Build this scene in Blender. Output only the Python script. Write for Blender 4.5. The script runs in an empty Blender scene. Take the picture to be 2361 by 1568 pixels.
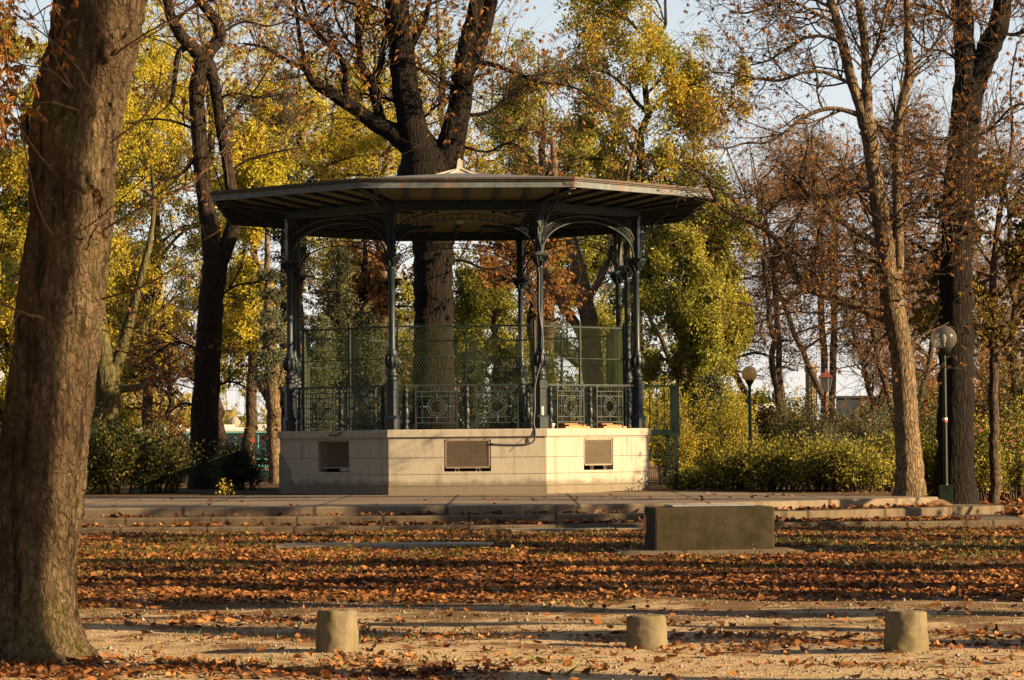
import bpy, math
import numpy as np
from mathutils import Vector, noise as mnoise
rng = np.random.default_rng(11)
PI = math.pi
SC = bpy.context.scene
COL = SC.collection
R = math.radians

# ------------------------------------------------------------------ camera
EYE = np.array([0.0, 0.0, 1.54])
FPX = 6707.0                    # focal length in units of the 2361 px wide sheet of measurements
PITCH = math.atan(242.0 / FPX)
ROLL = R(0.5)
_f = np.array([0, math.cos(PITCH), math.sin(PITCH)])
_u0 = np.array([0, -math.sin(PITCH), math.cos(PITCH)])
_r0 = np.array([1.0, 0, 0])
CR = _r0 * math.cos(ROLL) - _u0 * math.sin(ROLL)
CU = _u0 * math.cos(ROLL) + _r0 * math.sin(ROLL)


def P(x, y, d):
    """world point at depth d seen at sheet position x, y"""
    a, b = (x - 1180.5) / FPX, (784 - y) / FPX
    return EYE + d * (_f + CR * a + CU * b)


def G(x, y, z=0.0):
    a, b = (x - 1180.5) / FPX, (784 - y) / FPX
    v = _f + CR * a + CU * b
    return EYE + v * ((z - EYE[2]) / v[2])


# ------------------------------------------------------------------ sun
SAZ, SEL = R(69), R(18.5)
SUN = np.array([math.sin(SAZ) * math.cos(SEL), -math.cos(SAZ) * math.cos(SEL), math.sin(SEL)])


# ------------------------------------------------------------------ objects
def tag(o, label=None, cat=None, group=None, kind=None):
    if label: o['label'] = label
    if cat: o['category'] = cat
    if group: o['group'] = group
    if kind: o['kind'] = kind
    return o


def empty(name, loc, label, cat, group=None, rz=0.0):
    o = bpy.data.objects.new(name, None)
    COL.objects.link(o)
    o.empty_display_size = 0.2
    o.location = Vector(loc)
    o.rotation_euler = (0, 0, rz)
    return tag(o, label, cat, group)


def link_mesh(name, me, m, parent=None, origin=None):
    o = bpy.data.objects.new(name, me)
    COL.objects.link(o)
    if m is not None: me.materials.append(m)
    if parent is not None: o.parent = parent
    if origin is not None: o.location = Vector(origin)
    return o


def copy_tree(o, parent=None):
    c = o.copy()
    COL.objects.link(c)
    if parent is not None: c.parent = parent
    for ch in o.children: copy_tree(ch, c)
    return c


def nrm(v):
    v = np.asarray(v, float)
    return v / (np.linalg.norm(v, axis=-1, keepdims=True) + 1e-12)


def crom(pts, n):
    """Catmull-Rom resample of rows to n samples"""
    p = np.asarray(pts, float)
    if len(p) == 2:
        t = np.linspace(0, 1, n)[:, None]
        return p[0] * (1 - t) + p[1] * t
    seg = np.linalg.norm(np.diff(p[:, :3], axis=0), axis=1)
    s = np.concatenate([[0], np.cumsum(seg)]); s /= s[-1]
    q = np.vstack([2 * p[0] - p[1], p, 2 * p[-1] - p[-2]])
    out = []
    for t in np.linspace(0, 1, n):
        i = min(max(np.searchsorted(s, t, side='right') - 1, 0), len(p) - 2)
        u = (t - s[i]) / max(s[i + 1] - s[i], 1e-9)
        a, b, c, d = q[i], q[i + 1], q[i + 2], q[i + 3]
        out.append(.5 * ((2 * b) + (c - a) * u + (2 * a - 5 * b + 4 * c - d) * u * u + (3 * b - a - 3 * c + d) * u ** 3))
    return np.array(out)


class MB:
    """collects faces and links them as one mesh object"""
    def __init__(self):
        self.v = []; self.n = 0; self.idx = []; self.cnt = []

    def add(self, v, faces):
        v = np.asarray(v, float).reshape(-1, 3)
        for f in faces:
            self.idx.append(np.asarray(f) + self.n); self.cnt.append(len(f))
        self.v.append(v); self.n += len(v)

    def add_arr(self, v, f):
        v = np.asarray(v, float).reshape(-1, 3)
        f = np.asarray(f, int)
        self.idx.append((f + self.n).ravel()); self.cnt.extend([f.shape[1]] * len(f))
        self.v.append(v); self.n += len(v)

    def box(self, c, s, rz=0.0, ax=None):
        c = np.asarray(c, float); h = np.asarray(s, float) / 2
        if ax is None:
            ax = np.array([[math.cos(rz), math.sin(rz), 0], [-math.sin(rz), math.cos(rz), 0], [0, 0, 1]])
        vs = []
        for sx, sy, sz in ((-1, -1, -1), (1, -1, -1), (1, 1, -1), (-1, 1, -1), (-1, -1, 1), (1, -1, 1), (1, 1, 1), (-1, 1, 1)):
            vs.append(c + ax[0] * h[0] * sx + ax[1] * h[1] * sy + ax[2] * h[2] * sz)
        self.add(vs, [(0, 3, 2, 1), (4, 5, 6, 7), (0, 1, 5, 4), (1, 2, 6, 5), (2, 3, 7, 6), (3, 0, 4, 7)])

    def prism(self, poly, z0, z1, top=None):
        """poly counter-clockwise xy; optional different top outline"""
        n = len(poly); top = poly if top is None else top
        v = [(x, y, z0) for x, y in poly] + [(x, y, z1) for x, y in top]
        self.add(v, [tuple(range(n - 1, -1, -1)), tuple(range(n, 2 * n))] +
                 [(i, (i + 1) % n, n + (i + 1) % n, n + i) for i in range(n)])

    def tube(self, pts, rad, sides=6, cap=True, phase=0.0):
        p = np.asarray(pts, float); n = len(p)
        r = np.full(n, rad, float) if np.isscalar(rad) else np.asarray(rad, float)
        t = np.empty_like(p); t[1:-1] = p[2:] - p[:-2]; t[0] = p[1] - p[0]; t[-1] = p[-1] - p[-2]
        t = nrm(t)
        a = np.cross(t[0], (0, 0, 1.0))
        if np.linalg.norm(a) < .1: a = np.cross(t[0], (0, 1.0, 0))
        a = nrm(a); A = [a]
        for i in range(1, n):
            a = a - t[i] * np.dot(a, t[i]); a = nrm(a); A.append(a)
        A = np.array(A); B = np.cross(t, A)
        th = np.arange(sides) * 2 * PI / sides + phase
        v = p[:, None] + r[:, None, None] * (A[:, None] * np.cos(th)[None, :, None] + B[:, None] * np.sin(th)[None, :, None])
        i = np.arange(n - 1)[:, None]; j = np.arange(sides)[None, :]; k = (j + 1) % sides
        f = np.stack([i * sides + j, i * sides + k, (i + 1) * sides + k, (i + 1) * sides + j], -1).reshape(-1, 4)
        base = self.n
        self.add_arr(v, f)
        if cap:
            self.idx.append(np.arange(sides)[::-1] + base); self.cnt.append(sides)
            self.idx.append(np.arange(sides) + base + (n - 1) * sides); self.cnt.append(sides)

    def bar(self, a, b, w, h=None, up=(0, 0, 1.0)):
        """square bar from a to b"""
        a = np.asarray(a, float); b = np.asarray(b, float); h = w if h is None else h
        t = b - a; L = np.linalg.norm(t); t = t / L
        s = np.cross(t, up)
        if np.linalg.norm(s) < .05: s = np.cross(t, (0, 1.0, 0))
        s = nrm(s); u = np.cross(s, t)
        self.box((a + b) / 2, (L, w, h), ax=np.array([t, s, u]))

    def batch(self, pts, rad, sides=3):
        """many tubes at once; pts (T,n,3), rad (T,n)"""
        T, n, _ = pts.shape
        if T == 0: return
        t = np.empty_like(pts); t[:, 1:-1] = pts[:, 2:] - pts[:, :-2]; t[:, 0] = pts[:, 1] - pts[:, 0]; t[:, -1] = pts[:, -1] - pts[:, -2]
        t = nrm(t)
        m = nrm(pts[:, -1] - pts[:, 0])
        ref = np.where(np.abs(m[:, 2:3]) > .8, np.array([[1.0, 0, 0]]), np.array([[0, 0, 1.0]]))
        A = nrm(np.cross(t, np.repeat(ref[:, None], n, 1))); B = np.cross(t, A)
        th = np.arange(sides) * 2 * PI / sides
        v = pts[:, :, None] + rad[:, :, None, None] * (A[:, :, None] * np.cos(th)[None, None, :, None] + B[:, :, None] * np.sin(th)[None, None, :, None])
        q = np.arange(T)[:, None, None] * n * sides
        i = np.arange(n - 1)[None, :, None]; j = np.arange(sides)[None, None, :]; k = (j + 1) % sides
        f = np.stack([q + i * sides + j, q + i * sides + k, q + (i + 1) * sides + k, q + (i + 1) * sides + j], -1).reshape(-1, 4)
        self.add_arr(v, f)

    def lathe(self, prof, c=(0, 0), sides=16, cap=True):
        th = np.arange(sides) * 2 * PI / sides
        pr = np.asarray(prof, float)
        v = np.stack([c[0] + pr[:, 0:1] * np.cos(th), c[1] + pr[:, 0:1] * np.sin(th), np.repeat(pr[:, 1:2], sides, 1)], -1)
        n = len(pr); i = np.arange(n - 1)[:, None]; j = np.arange(sides)[None, :]; k = (j + 1) % sides
        f = np.stack([i * sides + j, i * sides + k, (i + 1) * sides + k, (i + 1) * sides + j], -1).reshape(-1, 4)
        base = self.n; self.add_arr(v, f)
        if cap:
            self.idx.append(np.arange(sides)[::-1] + base); self.cnt.append(sides)
            self.idx.append(np.arange(sides) + base + (n - 1) * sides); self.cnt.append(sides)

    def mesh(self, name, smooth=False, origin=None):
        me = bpy.data.meshes.new(name)
        v = np.concatenate(self.v) if self.v else np.zeros((0, 3))
        if origin is not None: v = v - np.asarray(origin)
        idx = np.concatenate([np.atleast_1d(a) for a in self.idx]).astype(np.int32)
        cnt = np.asarray(self.cnt, np.int32)
        me.vertices.add(len(v)); me.vertices.foreach_set('co', v.astype(np.float32).ravel())
        me.loops.add(len(idx)); me.loops.foreach_set('vertex_index', idx)
        me.polygons.add(len(cnt))
        me.polygons.foreach_set('loop_start', np.concatenate([[0], np.cumsum(cnt)[:-1]]).astype(np.int32))
        me.polygons.foreach_set('loop_total', cnt)
        me.polygons.foreach_set('use_smooth', np.full(len(cnt), bool(smooth)))
        me.update(calc_edges=True)
        me.validate()
        return me

    def build(self, name, m, parent=None, smooth=False, world=False, at=None):
        """world: vertices are in world space and the parent Empty is unrotated"""
        org = None
        if world and parent is not None:
            org = np.zeros(3); q = parent
            while q is not None:
                org = org + np.array(q.location); q = q.parent
        elif at is not None: org = np.asarray(at)
        o = link_mesh(name, self.mesh(name, smooth, org), m, parent)
        if at is not None and parent is None: o.location = Vector(at)
        return o


def leaves(pts, size, droop=0.35, width=0.55, rg=rng, curl=0.25, face_up=0.0):
    """leaf blades (two triangles folded on the midrib) at pts -> MB"""
    n = len(pts)
    a = rg.normal(size=(n, 3)); a[:, 2] -= droop * 1.6
    a = nrm(a)
    w = rg.normal(size=(n, 3)); w[:, 2] += face_up
    s = nrm(np.cross(a, w)); nn = np.cross(s, a)
    L = (size * rg.uniform(.65, 1.3, n))[:, None]
    p0 = pts; tip = pts + a * L + nn * L * rg.uniform(-.25, .25, (n, 1))
    mid = pts + a * L * .5
    f = nn * L * curl * rg.uniform(.2, 1.2, (n, 1))
    v = np.stack([p0, mid + s * L * width * .5 + f, tip, mid - s * L * width * .5 + f], 1)
    mb = MB()
    b = np.arange(n)[:, None] * 4
    mb.add_arr(v, np.concatenate([b + [0, 1, 2], b + [0, 2, 3]], 0).reshape(-1, 3))
    return mb


def fans(pts, size, rg, spread=1.1, n=5, droop=.5, width=.42):
    """palmate leaves: n drooping blades from one stalk end"""
    N = len(pts)
    ax = rg.normal(size=(N, 3)); ax[:, 2] *= .35; ax = nrm(ax)
    up = np.array([[0, 0, 1.0]]); side = nrm(np.cross(ax, up))
    V = []
    L0 = size * rg.uniform(.7, 1.25, N)
    for k in range(n):
        ang = (k - (n - 1) / 2) / max(n - 1, 1) * 2 * spread
        d = ax * math.cos(ang) + side * math.sin(ang)
        d = d + np.array([0, 0, -1.0]) * (droop * rg.uniform(.5, 1.5, N))[:, None]
        d = nrm(d)
        L = (L0 * (1 - .35 * abs(k - (n - 1) / 2) / n * 2) * rg.uniform(.8, 1.1, N))[:, None]
        s = nrm(np.cross(d, up + rg.normal(size=(N, 3)) * .35)); nn = np.cross(s, d)
        tip = pts + d * L - np.array([0, 0, 1.0]) * L * .15
        mid = pts + d * L * .58
        f = nn * L * .1
        V.append(np.stack([pts, mid + s * L * width * .5 + f, tip, mid - s * L * width * .5 + f], 1))
    v = np.concatenate(V, 0)
    mb = MB(); b = np.arange(len(v))[:, None] * 4
    mb.add_arr(v, np.concatenate([b + [0, 1, 2], b + [0, 2, 3]], 0).reshape(-1, 3))
    return mb


# ------------------------------------------------------------------ materials
class NT:
    def __init__(self, name):
        self.m = bpy.data.materials.new(name); self.m.use_nodes = True
        self.t = self.m.node_tree; self.t.nodes.clear()
        self.out = self.t.nodes.new('ShaderNodeOutputMaterial')

    def n(self, kind, **kw):
        o = self.t.nodes.new('ShaderNode' + kind)
        for k, v in kw.items():
            if hasattr(o, k): setattr(o, k, v)
        return o

    def l(self, a, b): self.t.links.new(a, b)

    def coord(self, scale=(1, 1, 1), kind='Object'):
        tc = self.n('TexCoord'); mp = self.n('Mapping'); mp.inputs['Scale'].default_value = scale
        self.l(tc.outputs[kind], mp.inputs['Vector']); return mp.outputs['Vector']

    def noise(self, vec, scale, detail=4, rough=.6, dist=0.0):
        o = self.n('TexNoise'); o.inputs['Scale'].default_value = scale; o.inputs['Detail'].default_value = detail
        o.inputs['Roughness'].default_value = rough; o.inputs['Distortion'].default_value = dist
        if vec is not None: self.l(vec, o.inputs['Vector'])
        return o.outputs['Fac']

    def ramp(self, fac, stops, interp='LINEAR'):
        o = self.n('ValToRGB'); cr = o.color_ramp; cr.interpolation = interp
        while len(cr.elements) > 1: cr.elements.remove(cr.elements[-1])
        for i, (p, c) in enumerate(stops):
            e = cr.elements[0] if i == 0 else cr.elements.new(p)
            e.position = p
            if not hasattr(c, '__len__'): c = (c, c, c)
            e.color = (*c[:3], 1)
        self.l(fac, o.inputs['Fac']); return o.outputs['Color']

    def mix(self, fac, a, b, mode='MIX'):
        o = self.n('Mix', data_type='RGBA', blend_type=mode)
        for sock, val in ((o.inputs[0], fac), (o.inputs[6], a), (o.inputs[7], b)):
            if hasattr(val, 'is_linked'): self.l(val, sock)
            elif hasattr(val, '__len__'): sock.default_value = (*val[:3], 1)
            else: sock.default_value = val
        return o.outputs[2]

    def math(self, op, a, b=0.0):
        o = self.n('Math', operation=op)
        for sock, val in ((o.inputs[0], a), (o.inputs[1], b)):
            if hasattr(val, 'is_linked'): self.l(val, sock)
            else: sock.default_value = val
        return o.outputs[0]

    def bump(self, h, strength=.5, dist=.02):
        o = self.n('Bump'); o.inputs['Strength'].default_value = strength; o.inputs['Distance'].default_value = dist
        self.l(h, o.inputs['Height']); return o.outputs['Normal']

    def done(self, col, rough=.8, normal=None, metal=0.0, spec=.3):
        b = self.n('BsdfPrincipled')
        if hasattr(col, 'is_linked'): self.l(col, b.inputs['Base Color'])
        else: b.inputs['Base Color'].default_value = (*col[:3], 1)
        if hasattr(rough, 'is_linked'): self.l(rough, b.inputs['Roughness'])
        else: b.inputs['Roughness'].default_value = rough
        b.inputs['Metallic'].default_value = metal
        b.inputs['Specular IOR Level'].default_value = spec
        if normal is not None: self.l(normal, b.inputs['Normal'])
        self.l(b.outputs[0], self.out.inputs['Surface'])
        return self.m


def leaf_mat(name, stops, trans=.35, rough=.6):
    t = NT(name)
    g = t.n('NewGeometry')
    col = t.ramp(g.outputs['Random Per Island'], stops)
    oi = t.noise(t.coord((1, 1, 1)), .45, 2)
    col = t.mix(.35, col, t.ramp(oi, [(.35, tuple(np.array(stops[0][1]) * .9)), (.65, tuple(np.array(stops[-1][1])))]))
    d = t.n('BsdfPrincipled'); t.l(col, d.inputs['Base Color']); d.inputs['Roughness'].default_value = rough
    d.inputs['Specular IOR Level'].default_value = .25
    tr = t.n('BsdfTranslucent'); t.l(col, tr.inputs['Color'])
    mx = t.n('MixShader'); mx.inputs[0].default_value = trans
    t.l(d.outputs[0], mx.inputs[1]); t.l(tr.outputs[0], mx.inputs[2])
    t.l(mx.outputs[0], t.out.inputs['Surface'])
    return t.m


def bark_mat(name, dark, light, scale=9.0, stretch=.28, moss=0.0, bump=.9, dist=.03):
    t = NT(name)
    vec = t.coord((1, 1, stretch))
    v1 = t.n('TexVoronoi', feature='DISTANCE_TO_EDGE'); v1.inputs['Scale'].default_value = scale
    wv = t.n('TexNoise'); wv.inputs['Scale'].default_value = scale * .5; wv.inputs['Detail'].default_value = 3
    t.l(vec, wv.inputs['Vector'])
    mixv = t.n('Mix', data_type='VECTOR'); mixv.inputs[0].default_value = .13
    t.l(vec, mixv.inputs[4]); t.l(wv.outputs['Color'], mixv.inputs[5])
    t.l(mixv.outputs[1], v1.inputs['Vector'])
    crack = t.ramp(v1.outputs['Distance'], [(0, .25), (.10, .7), (.32, 1.0)])
    fine = t.noise(vec, scale * 4, 6, .7)
    big = t.noise(t.coord(), 1.6, 4, .6)
    h = t.math('ADD', crack, t.math('MULTIPLY', fine, .6))
    col = t.mix(t.math('MULTIPLY', crack, t.math('ADD', fine, .35)), dark, light)
    col = t.mix(t.ramp(big, [(.4, 0.0), (.65, .55)]), col, tuple(np.array(dark) * 1.5 + .01))
    if moss:
        mm = t.noise(t.coord((1, 1, .6)), 1.3, 6, .7)
        g = t.n('NewGeometry'); sp = t.n('SeparateXYZ'); t.l(g.outputs['Position'], sp.inputs[0])
        col = t.mix(t.math('MULTIPLY', t.ramp(mm, [(.5, 0.0), (.66, 1.0)]), moss), col, (.10, .105, .02))
        li = t.noise(t.coord(), 11, 3, .5)
        col = t.mix(t.ramp(li, [(.70, 0.0), (.74, .5)]), col, (.33, .31, .26))
    return t.done(col, .92, t.bump(h, bump, dist), spec=.15)

SKY_STR, SUN_STR, SUN_COL, EXPO = 0.05, 5.0, (1.0, .70, .36), 1.75
HAZE = ((1.0, .94, .86), (.87, .90, .91), (.66, .76, .85)); HAZE_K = .30
DENS = 3.8
AROUND = [(-12, 29, 1, 0), (-13.2, 40, 1.0, 1), (-15, 50, 1.1, 2), (-17, 60, 1, 3), (-22, 72, 1.1, 4), (-9.5, 8, 1.1, 5), (-10.5, 19, 1.0, 2.5), (-7, 0, 1, 1.5), (6.5, -3, 1.1, .5), (0, -12, 1.1, 2.2), (13, -24, 1.0, 4.4), (-22, 20, 1.2, 3.3), (-24, 40, 1.2, 1.1)]
# (x, y, height, trunk radius, leaves per twig, limbs, lean)
SHADE = [(6.78, 16.84, 16, .30, 6, 12, .5), (11.0, 19.35, 17, .50, 6, 14, .1), (9.8, 21.3, 15, .18, 4, 8, 0), (12.5, 22.6, 17, .52, 6, 14, .2), (11.0, 26.0, 16, .48, 5, 12, -.2), (12.6, 26.9, 16, .50, 5, 12, -.2), (13.5, 28.9, 17, .35, 6, 14, .2), (12.0, 32.2, 17, .5, 6, 14, .1),
         (14.0, 39.3, 13, .4, 1.2, 16, 0), (12.6, 42.3, 14, .40, 1.0, 14, .3), (22, 27.5, 13, .35, .3, 7, .2), (26, 38, 13, .35, .4, 8, .3)]
M = {}


def bark_near():
    """scaly irregular plates broken by fissures"""
    t = NT('bark_near')
    v = t.coord((1, 1, .55)); n0 = t.noise(v, 9, 6, .75)
    vo = t.n('TexVoronoi', feature='DISTANCE_TO_EDGE'); vo.inputs['Scale'].default_value = 21; vo.inputs['Randomness'].default_value = 1
    wn = t.n('TexNoise'); wn.inputs['Scale'].default_value = 16; wn.inputs['Detail'].default_value = 4; t.l(v, wn.inputs['Vector'])
    mv = t.n('Mix', data_type='VECTOR'); mv.inputs[0].default_value = .06; t.l(v, mv.inputs[4]); t.l(wn.outputs['Color'], mv.inputs[5]); t.l(mv.outputs[1], vo.inputs['Vector'])
    edge = t.math('ADD', vo.outputs['Distance'], t.math('MULTIPLY', t.math('SUBTRACT', n0, .5), 1.25))
    plate = t.ramp(edge, [(0, 0.0), (.10, .55), (.26, 1.0)])
    fis = t.noise(t.coord((1, 1, .13)), 15, 7, .72)
    fr = t.ramp(fis, [(.36, 0.0), (.46, .8), (.6, 1.0)])
    fine = t.noise(t.coord(), 60, 5, .75)
    h = t.math('MULTIPLY', t.math('ADD', plate, t.math('MULTIPLY', fine, .5)), fr)
    big = t.noise(t.coord((1, 1, .5)), 1.7, 5, .65)
    light = t.mix(t.ramp(big, [(.35, 0.0), (.65, 1.0)]), (.072, .05, .032), (.215, .156, .098))
    col = t.mix(t.math('MULTIPLY', t.math('ADD', t.math('MULTIPLY', plate, .38), .62), t.math('MULTIPLY', fr, t.math('ADD', fine, .4))), (.020, .013, .008), light)
    mm = t.noise(t.coord((1, 1, .6)), 1.5, 7, .75)
    col = t.mix(t.ramp(mm, [(.53, 0.0), (.64, .7)]), col, (.085, .085, .018))
    li = t.noise(t.coord(), 13, 4, .6)
    col = t.mix(t.ramp(li, [(.66, 0.0), (.72, .5)]), col, (.33, .30, .24))
    return t.done(col, .92, t.bump(h, 1.0, .04), spec=.1)


M['bark_near'] = bark_near()
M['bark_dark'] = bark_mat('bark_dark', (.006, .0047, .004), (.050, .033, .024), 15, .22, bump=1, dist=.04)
M['bark_shaded'] = bark_mat('bark_shaded', (.0025, .0022, .002), (.015, .010, .0075), 13, .2, bump=1, dist=.04)  # darker copy of the bark, crown shade put into its colour
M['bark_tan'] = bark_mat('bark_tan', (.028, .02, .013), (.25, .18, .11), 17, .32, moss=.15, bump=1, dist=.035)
M['bark_mid'] = bark_mat('bark_mid', (.018, .013, .01), (.12, .085, .055), 15, .3, bump=1, dist=.04)
M['bark_moss'] = bark_mat('bark_moss', (.02, .018, .008), (.12, .105, .045), 7, .3, moss=.6, bump=.8)
M['twig'] = bark_mat('twig_bark', (.022, .015, .010), (.09, .058, .036), 14, .3, bump=.3)

M['twig_pale'] = bark_mat('pale_twig_bark', (.05, .033, .02), (.17, .105, .06), 14, .3, bump=.3)

M['leaf_yellow'] = leaf_mat('leaf_yellow', [(0, (.15, .18, .014)), (.35, (.42, .42, .028)), (.7, (.60, .49, .045)), (1, (.68, .50, .08))], .46)
M['leaf_olive'] = leaf_mat('leaf_olive', [(0, (.085, .12, .014)), (.4, (.28, .32, .028)), (.75, (.52, .48, .045)), (.93, (.66, .52, .06)), (1, (.46, .20, .04))], .45)
M['leaf_green'] = leaf_mat('leaf_green', [(0, (.045, .075, .013)), (.45, (.155, .19, .028)), (.8, (.33, .325, .045)), (1, (.54, .44, .07))], .42)
M['leaf_rust'] = leaf_mat('leaf_rust', [(0, (.085, .032, .011)), (.4, (.21, .078, .02)), (.75, (.38, .16, .04)), (1, (.50, .29, .09))], .32)
M['leaf_tan'] = leaf_mat('leaf_tan', [(0, (.11, .05, .02)), (.35, (.26, .125, .04)), (.7, (.44, .23, .07)), (1, (.50, .34, .12))], .38)
M['leaf_brown'] = leaf_mat('leaf_brown', [(0, (.09, .035, .012)), (.5, (.22, .085, .025)), (1, (.36, .17, .05))], .3)
M['leaf_conifer'] = leaf_mat('leaf_conifer', [(0, (.018, .026, .014)), (.6, (.045, .058, .028)), (1, (.10, .105, .05))], .12)
M['leaf_cedar'] = leaf_mat('leaf_cedar', [(0, (.03, .045, .022)), (.5, (.075, .09, .042)), (1, (.15, .15, .075))], .12)
M['leaf_shrub'] = leaf_mat('leaf_shrub', [(0, (.022, .034, .010)), (.5, (.07, .09, .02)), (.85, (.14, .14, .03)), (1, (.26, .21, .05))], .25, .5)
M['leaf_rose'] = leaf_mat('leaf_rose', [(0, (.03, .055, .010)), (.4, (.15, .185, .025)), (.75, (.36, .34, .04)), (1, (.55, .43, .07))], .4, .5)
M['leaf_dark'] = leaf_mat('leaf_dark', [(0, (.024, .03, .012)), (.45, (.07, .072, .022)), (.75, (.18, .145, .038)), (1, (.42, .28, .07))], .28, .5)
M['leaf_deep'] = leaf_mat('leaf_deep', [(0, (.010, .016, .006)), (.55, (.032, .042, .014)), (.85, (.075, .08, .026)), (1, (.15, .13, .04))], .2, .5)
M['leaf_grey'] = leaf_mat('leaf_grey', [(0, (.05, .06, .035)), (.5, (.11, .12, .065)), (1, (.20, .19, .10))], .2)
M['litter'] = leaf_mat('leaf_litter', [(0, (.035, .014, .007)), (.35, (.095, .031, .011)), (.65, (.18, .058, .017)), (.88, (.31, .11, .03)), (1, (.40, .21, .07))], .12, .65)
M['grass'] = leaf_mat('grass_blade', [(0, (.035, .05, .010)), (.6, (.085, .105, .018)), (1, (.20, .18, .045))], .3, .6)
M['petal'] = leaf_mat('rose_petal', [(0, (.55, .16, .2)), (1, (.75, .38, .40))], .3, .6)
M['petal_pale'] = leaf_mat('rose_petal_pale', [(0, (.62, .40, .36)), (1, (.75, .55, .45))], .3, .6)


def m_ground():
    t = NT('ground_gravel')
    g = t.n('NewGeometry'); pos = g.outputs['Position']
    sp = t.n('SeparateXYZ'); t.l(pos, sp.inputs[0])
    n1 = t.noise(pos, 1.1, 6, .65); n2 = t.noise(pos, 14, 5, .7); n3 = t.noise(pos, 70, 3, .6)
    sand = t.mix(t.ramp(n2, [(.3, 0.0), (.7, 1.0)]), (.26, .185, .108), (.54, .41, .25))
    sand = t.mix(t.ramp(n3, [(.55, 0.0), (.7, .6)]), sand, (.7, .58, .42))
    sand = t.mix(t.ramp(n3, [(.3, .6), (.42, 0.0)]), sand, (.09, .065, .04))
    sand = t.mix(t.ramp(t.noise(pos, 3.2, 6, .7), [(.45, 0.0), (.68, .65)]), sand, (.20, .135, .075))
    duff = t.mix(n2, (.055, .03, .015), (.17, .085, .035))
    y = sp.outputs['Y']
    far = t.math('ADD', t.math('MULTIPLY', y, .02), t.math('MULTIPLY', n1, .9))   # more litter away from the path
    sm = t.ramp(far, [(1.02 * .9, 0.0), (1.25 * .9, .85)])
    col = t.mix(sm, sand, duff)
    gm = t.noise(pos, .8, 6, .7)
    gr = t.math('MULTIPLY', t.ramp(gm, [(.52, 0.0), (.62, .8)]), t.ramp(t.math('MULTIPLY', y, .01), [(.20, .25), (.30, 1.0), (.52, 1.0), (.55, .4)]))
    col = t.mix(gr, col, t.mix(n2, (.03, .034, .009), (.085, .085, .02)))
    h = t.math('ADD', t.math('MULTIPLY', n2, .7), t.math('MULTIPLY', n3, .5))
    return t.done(col, .95, t.bump(h, .8, .02), spec=.1)


def m_soil():
    t = NT('soil'); v = t.coord()
    n2 = t.noise(v, 9, 5, .7)
    return t.done(t.mix(n2, (.04, .026, .014), (.13, .08, .04)), .95, t.bump(n2, .8, .04), spec=.1)


def m_concrete(name, a, b, moss=None, scale=2.5, stain=(.05, .04, .03), amt=.5, joint=0):
    t = NT(name); v = t.coord()
    n1 = t.noise(v, scale, 6, .65); n2 = t.noise(v, scale * 14, 5, .7); n3 = t.noise(t.coord((1, 1, .25)), scale * 2.2, 5, .7)
    col = t.mix(n1, a, b)
    col = t.mix(t.ramp(n3, [(.48, 0.0), (.7, amt)]), col, stain)
    col = t.mix(t.ramp(n2, [(.3, .35), (.45, 0.0)]), col, stain)
    if joint:
        g = t.n('NewGeometry'); sp = t.n('SeparateXYZ'); t.l(g.outputs['Position'], sp.inputs[0])
        w_ = t.math('ADD', sp.outputs['X'], t.math('MULTIPLY', t.noise(v, 9, 3), .03))
        fr = t.math('ABSOLUTE', t.math('SUBTRACT', t.math('FRACT', t.math('DIVIDE', w_, joint)), .5))
        col = t.mix(t.ramp(fr, [(0, .85), (.012, .6), (.02, 0.0)]), col, (.02, .016, .012))
    if moss:
        n4 = t.noise(v, scale * 1.1, 6, .7)
        col = t.mix(t.ramp(n4, [(.42, 0.0), (.62, .75)]), col, moss)
    return t.done(col, .9, t.bump(t.math('ADD', n2, n1), .5, .012), spec=.15)


def m_stone():
    t = NT('painted_stone'); v = t.coord()
    n1 = t.noise(v, 1.5, 6, .65); n2 = t.noise(v, 26, 5, .7); n3 = t.noise(t.coord((1, 1, .12)), 5.0, 5, .7)
    col = t.mix(n1, (.26, .238, .208), (.345, .318, .278))
    col = t.mix(t.ramp(n3, [(.50, 0.0), (.72, .6)]), col, (.13, .105, .078))
    col = t.mix(t.ramp(n2, [(.64, 0.0), (.72, .5)]), col, (.16, .13, .10))
    n4 = t.noise(v, 3.2, 7, .78)
    col = t.mix(t.ramp(n4, [(.56, 0.0), (.70, .5)]), col, (.20, .165, .115))
    sp = t.n('SeparateXYZ'); t.l(v, sp.inputs[0])
    low = t.math('ADD', sp.outputs['Z'], t.math('MULTIPLY', n4, -.45))         # splashed dirt along the foot of the wall
    col = t.mix(t.ramp(low, [(0.0, .75), (.12, 0.0)]), col, (.10, .082, .058))
    return t.done(col, .85, t.bump(t.math('ADD', n2, t.math('ADD', n1, n4)), .5, .012), spec=.2)


def m_paint(name, a, b, rust=0.0, rough=.42, metal=0.0):
    t = NT(name); v = t.coord()
    n1 = t.noise(v, 3, 5, .65); n2 = t.noise(v, 30, 4, .7)
    col = t.mix(t.ramp(n1, [(.3, 0.0), (.7, 1.0)]), a, b)
    if rust:
        n3 = t.noise(t.coord((1, 1, .6)), 2.6, 7, .75)
        col = t.mix(t.math('MULTIPLY', t.ramp(n3, [(.54, 0.0), (.60, 1.0)]), rust), col, (.16, .06, .025))
        n4 = t.noise(t.coord((1.4, 1.4, .12)), 6, 5, .7)
        col = t.mix(t.math('MULTIPLY', t.ramp(n4, [(.5, 0.0), (.72, 1.0)]), rust * .6), col, (.33, .22, .12))
    return t.done(col, t.ramp(n1, [(.3, rough - .08), (.7, rough + .15)]), t.bump(n2, .12, .004), metal, spec=.3)


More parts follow.
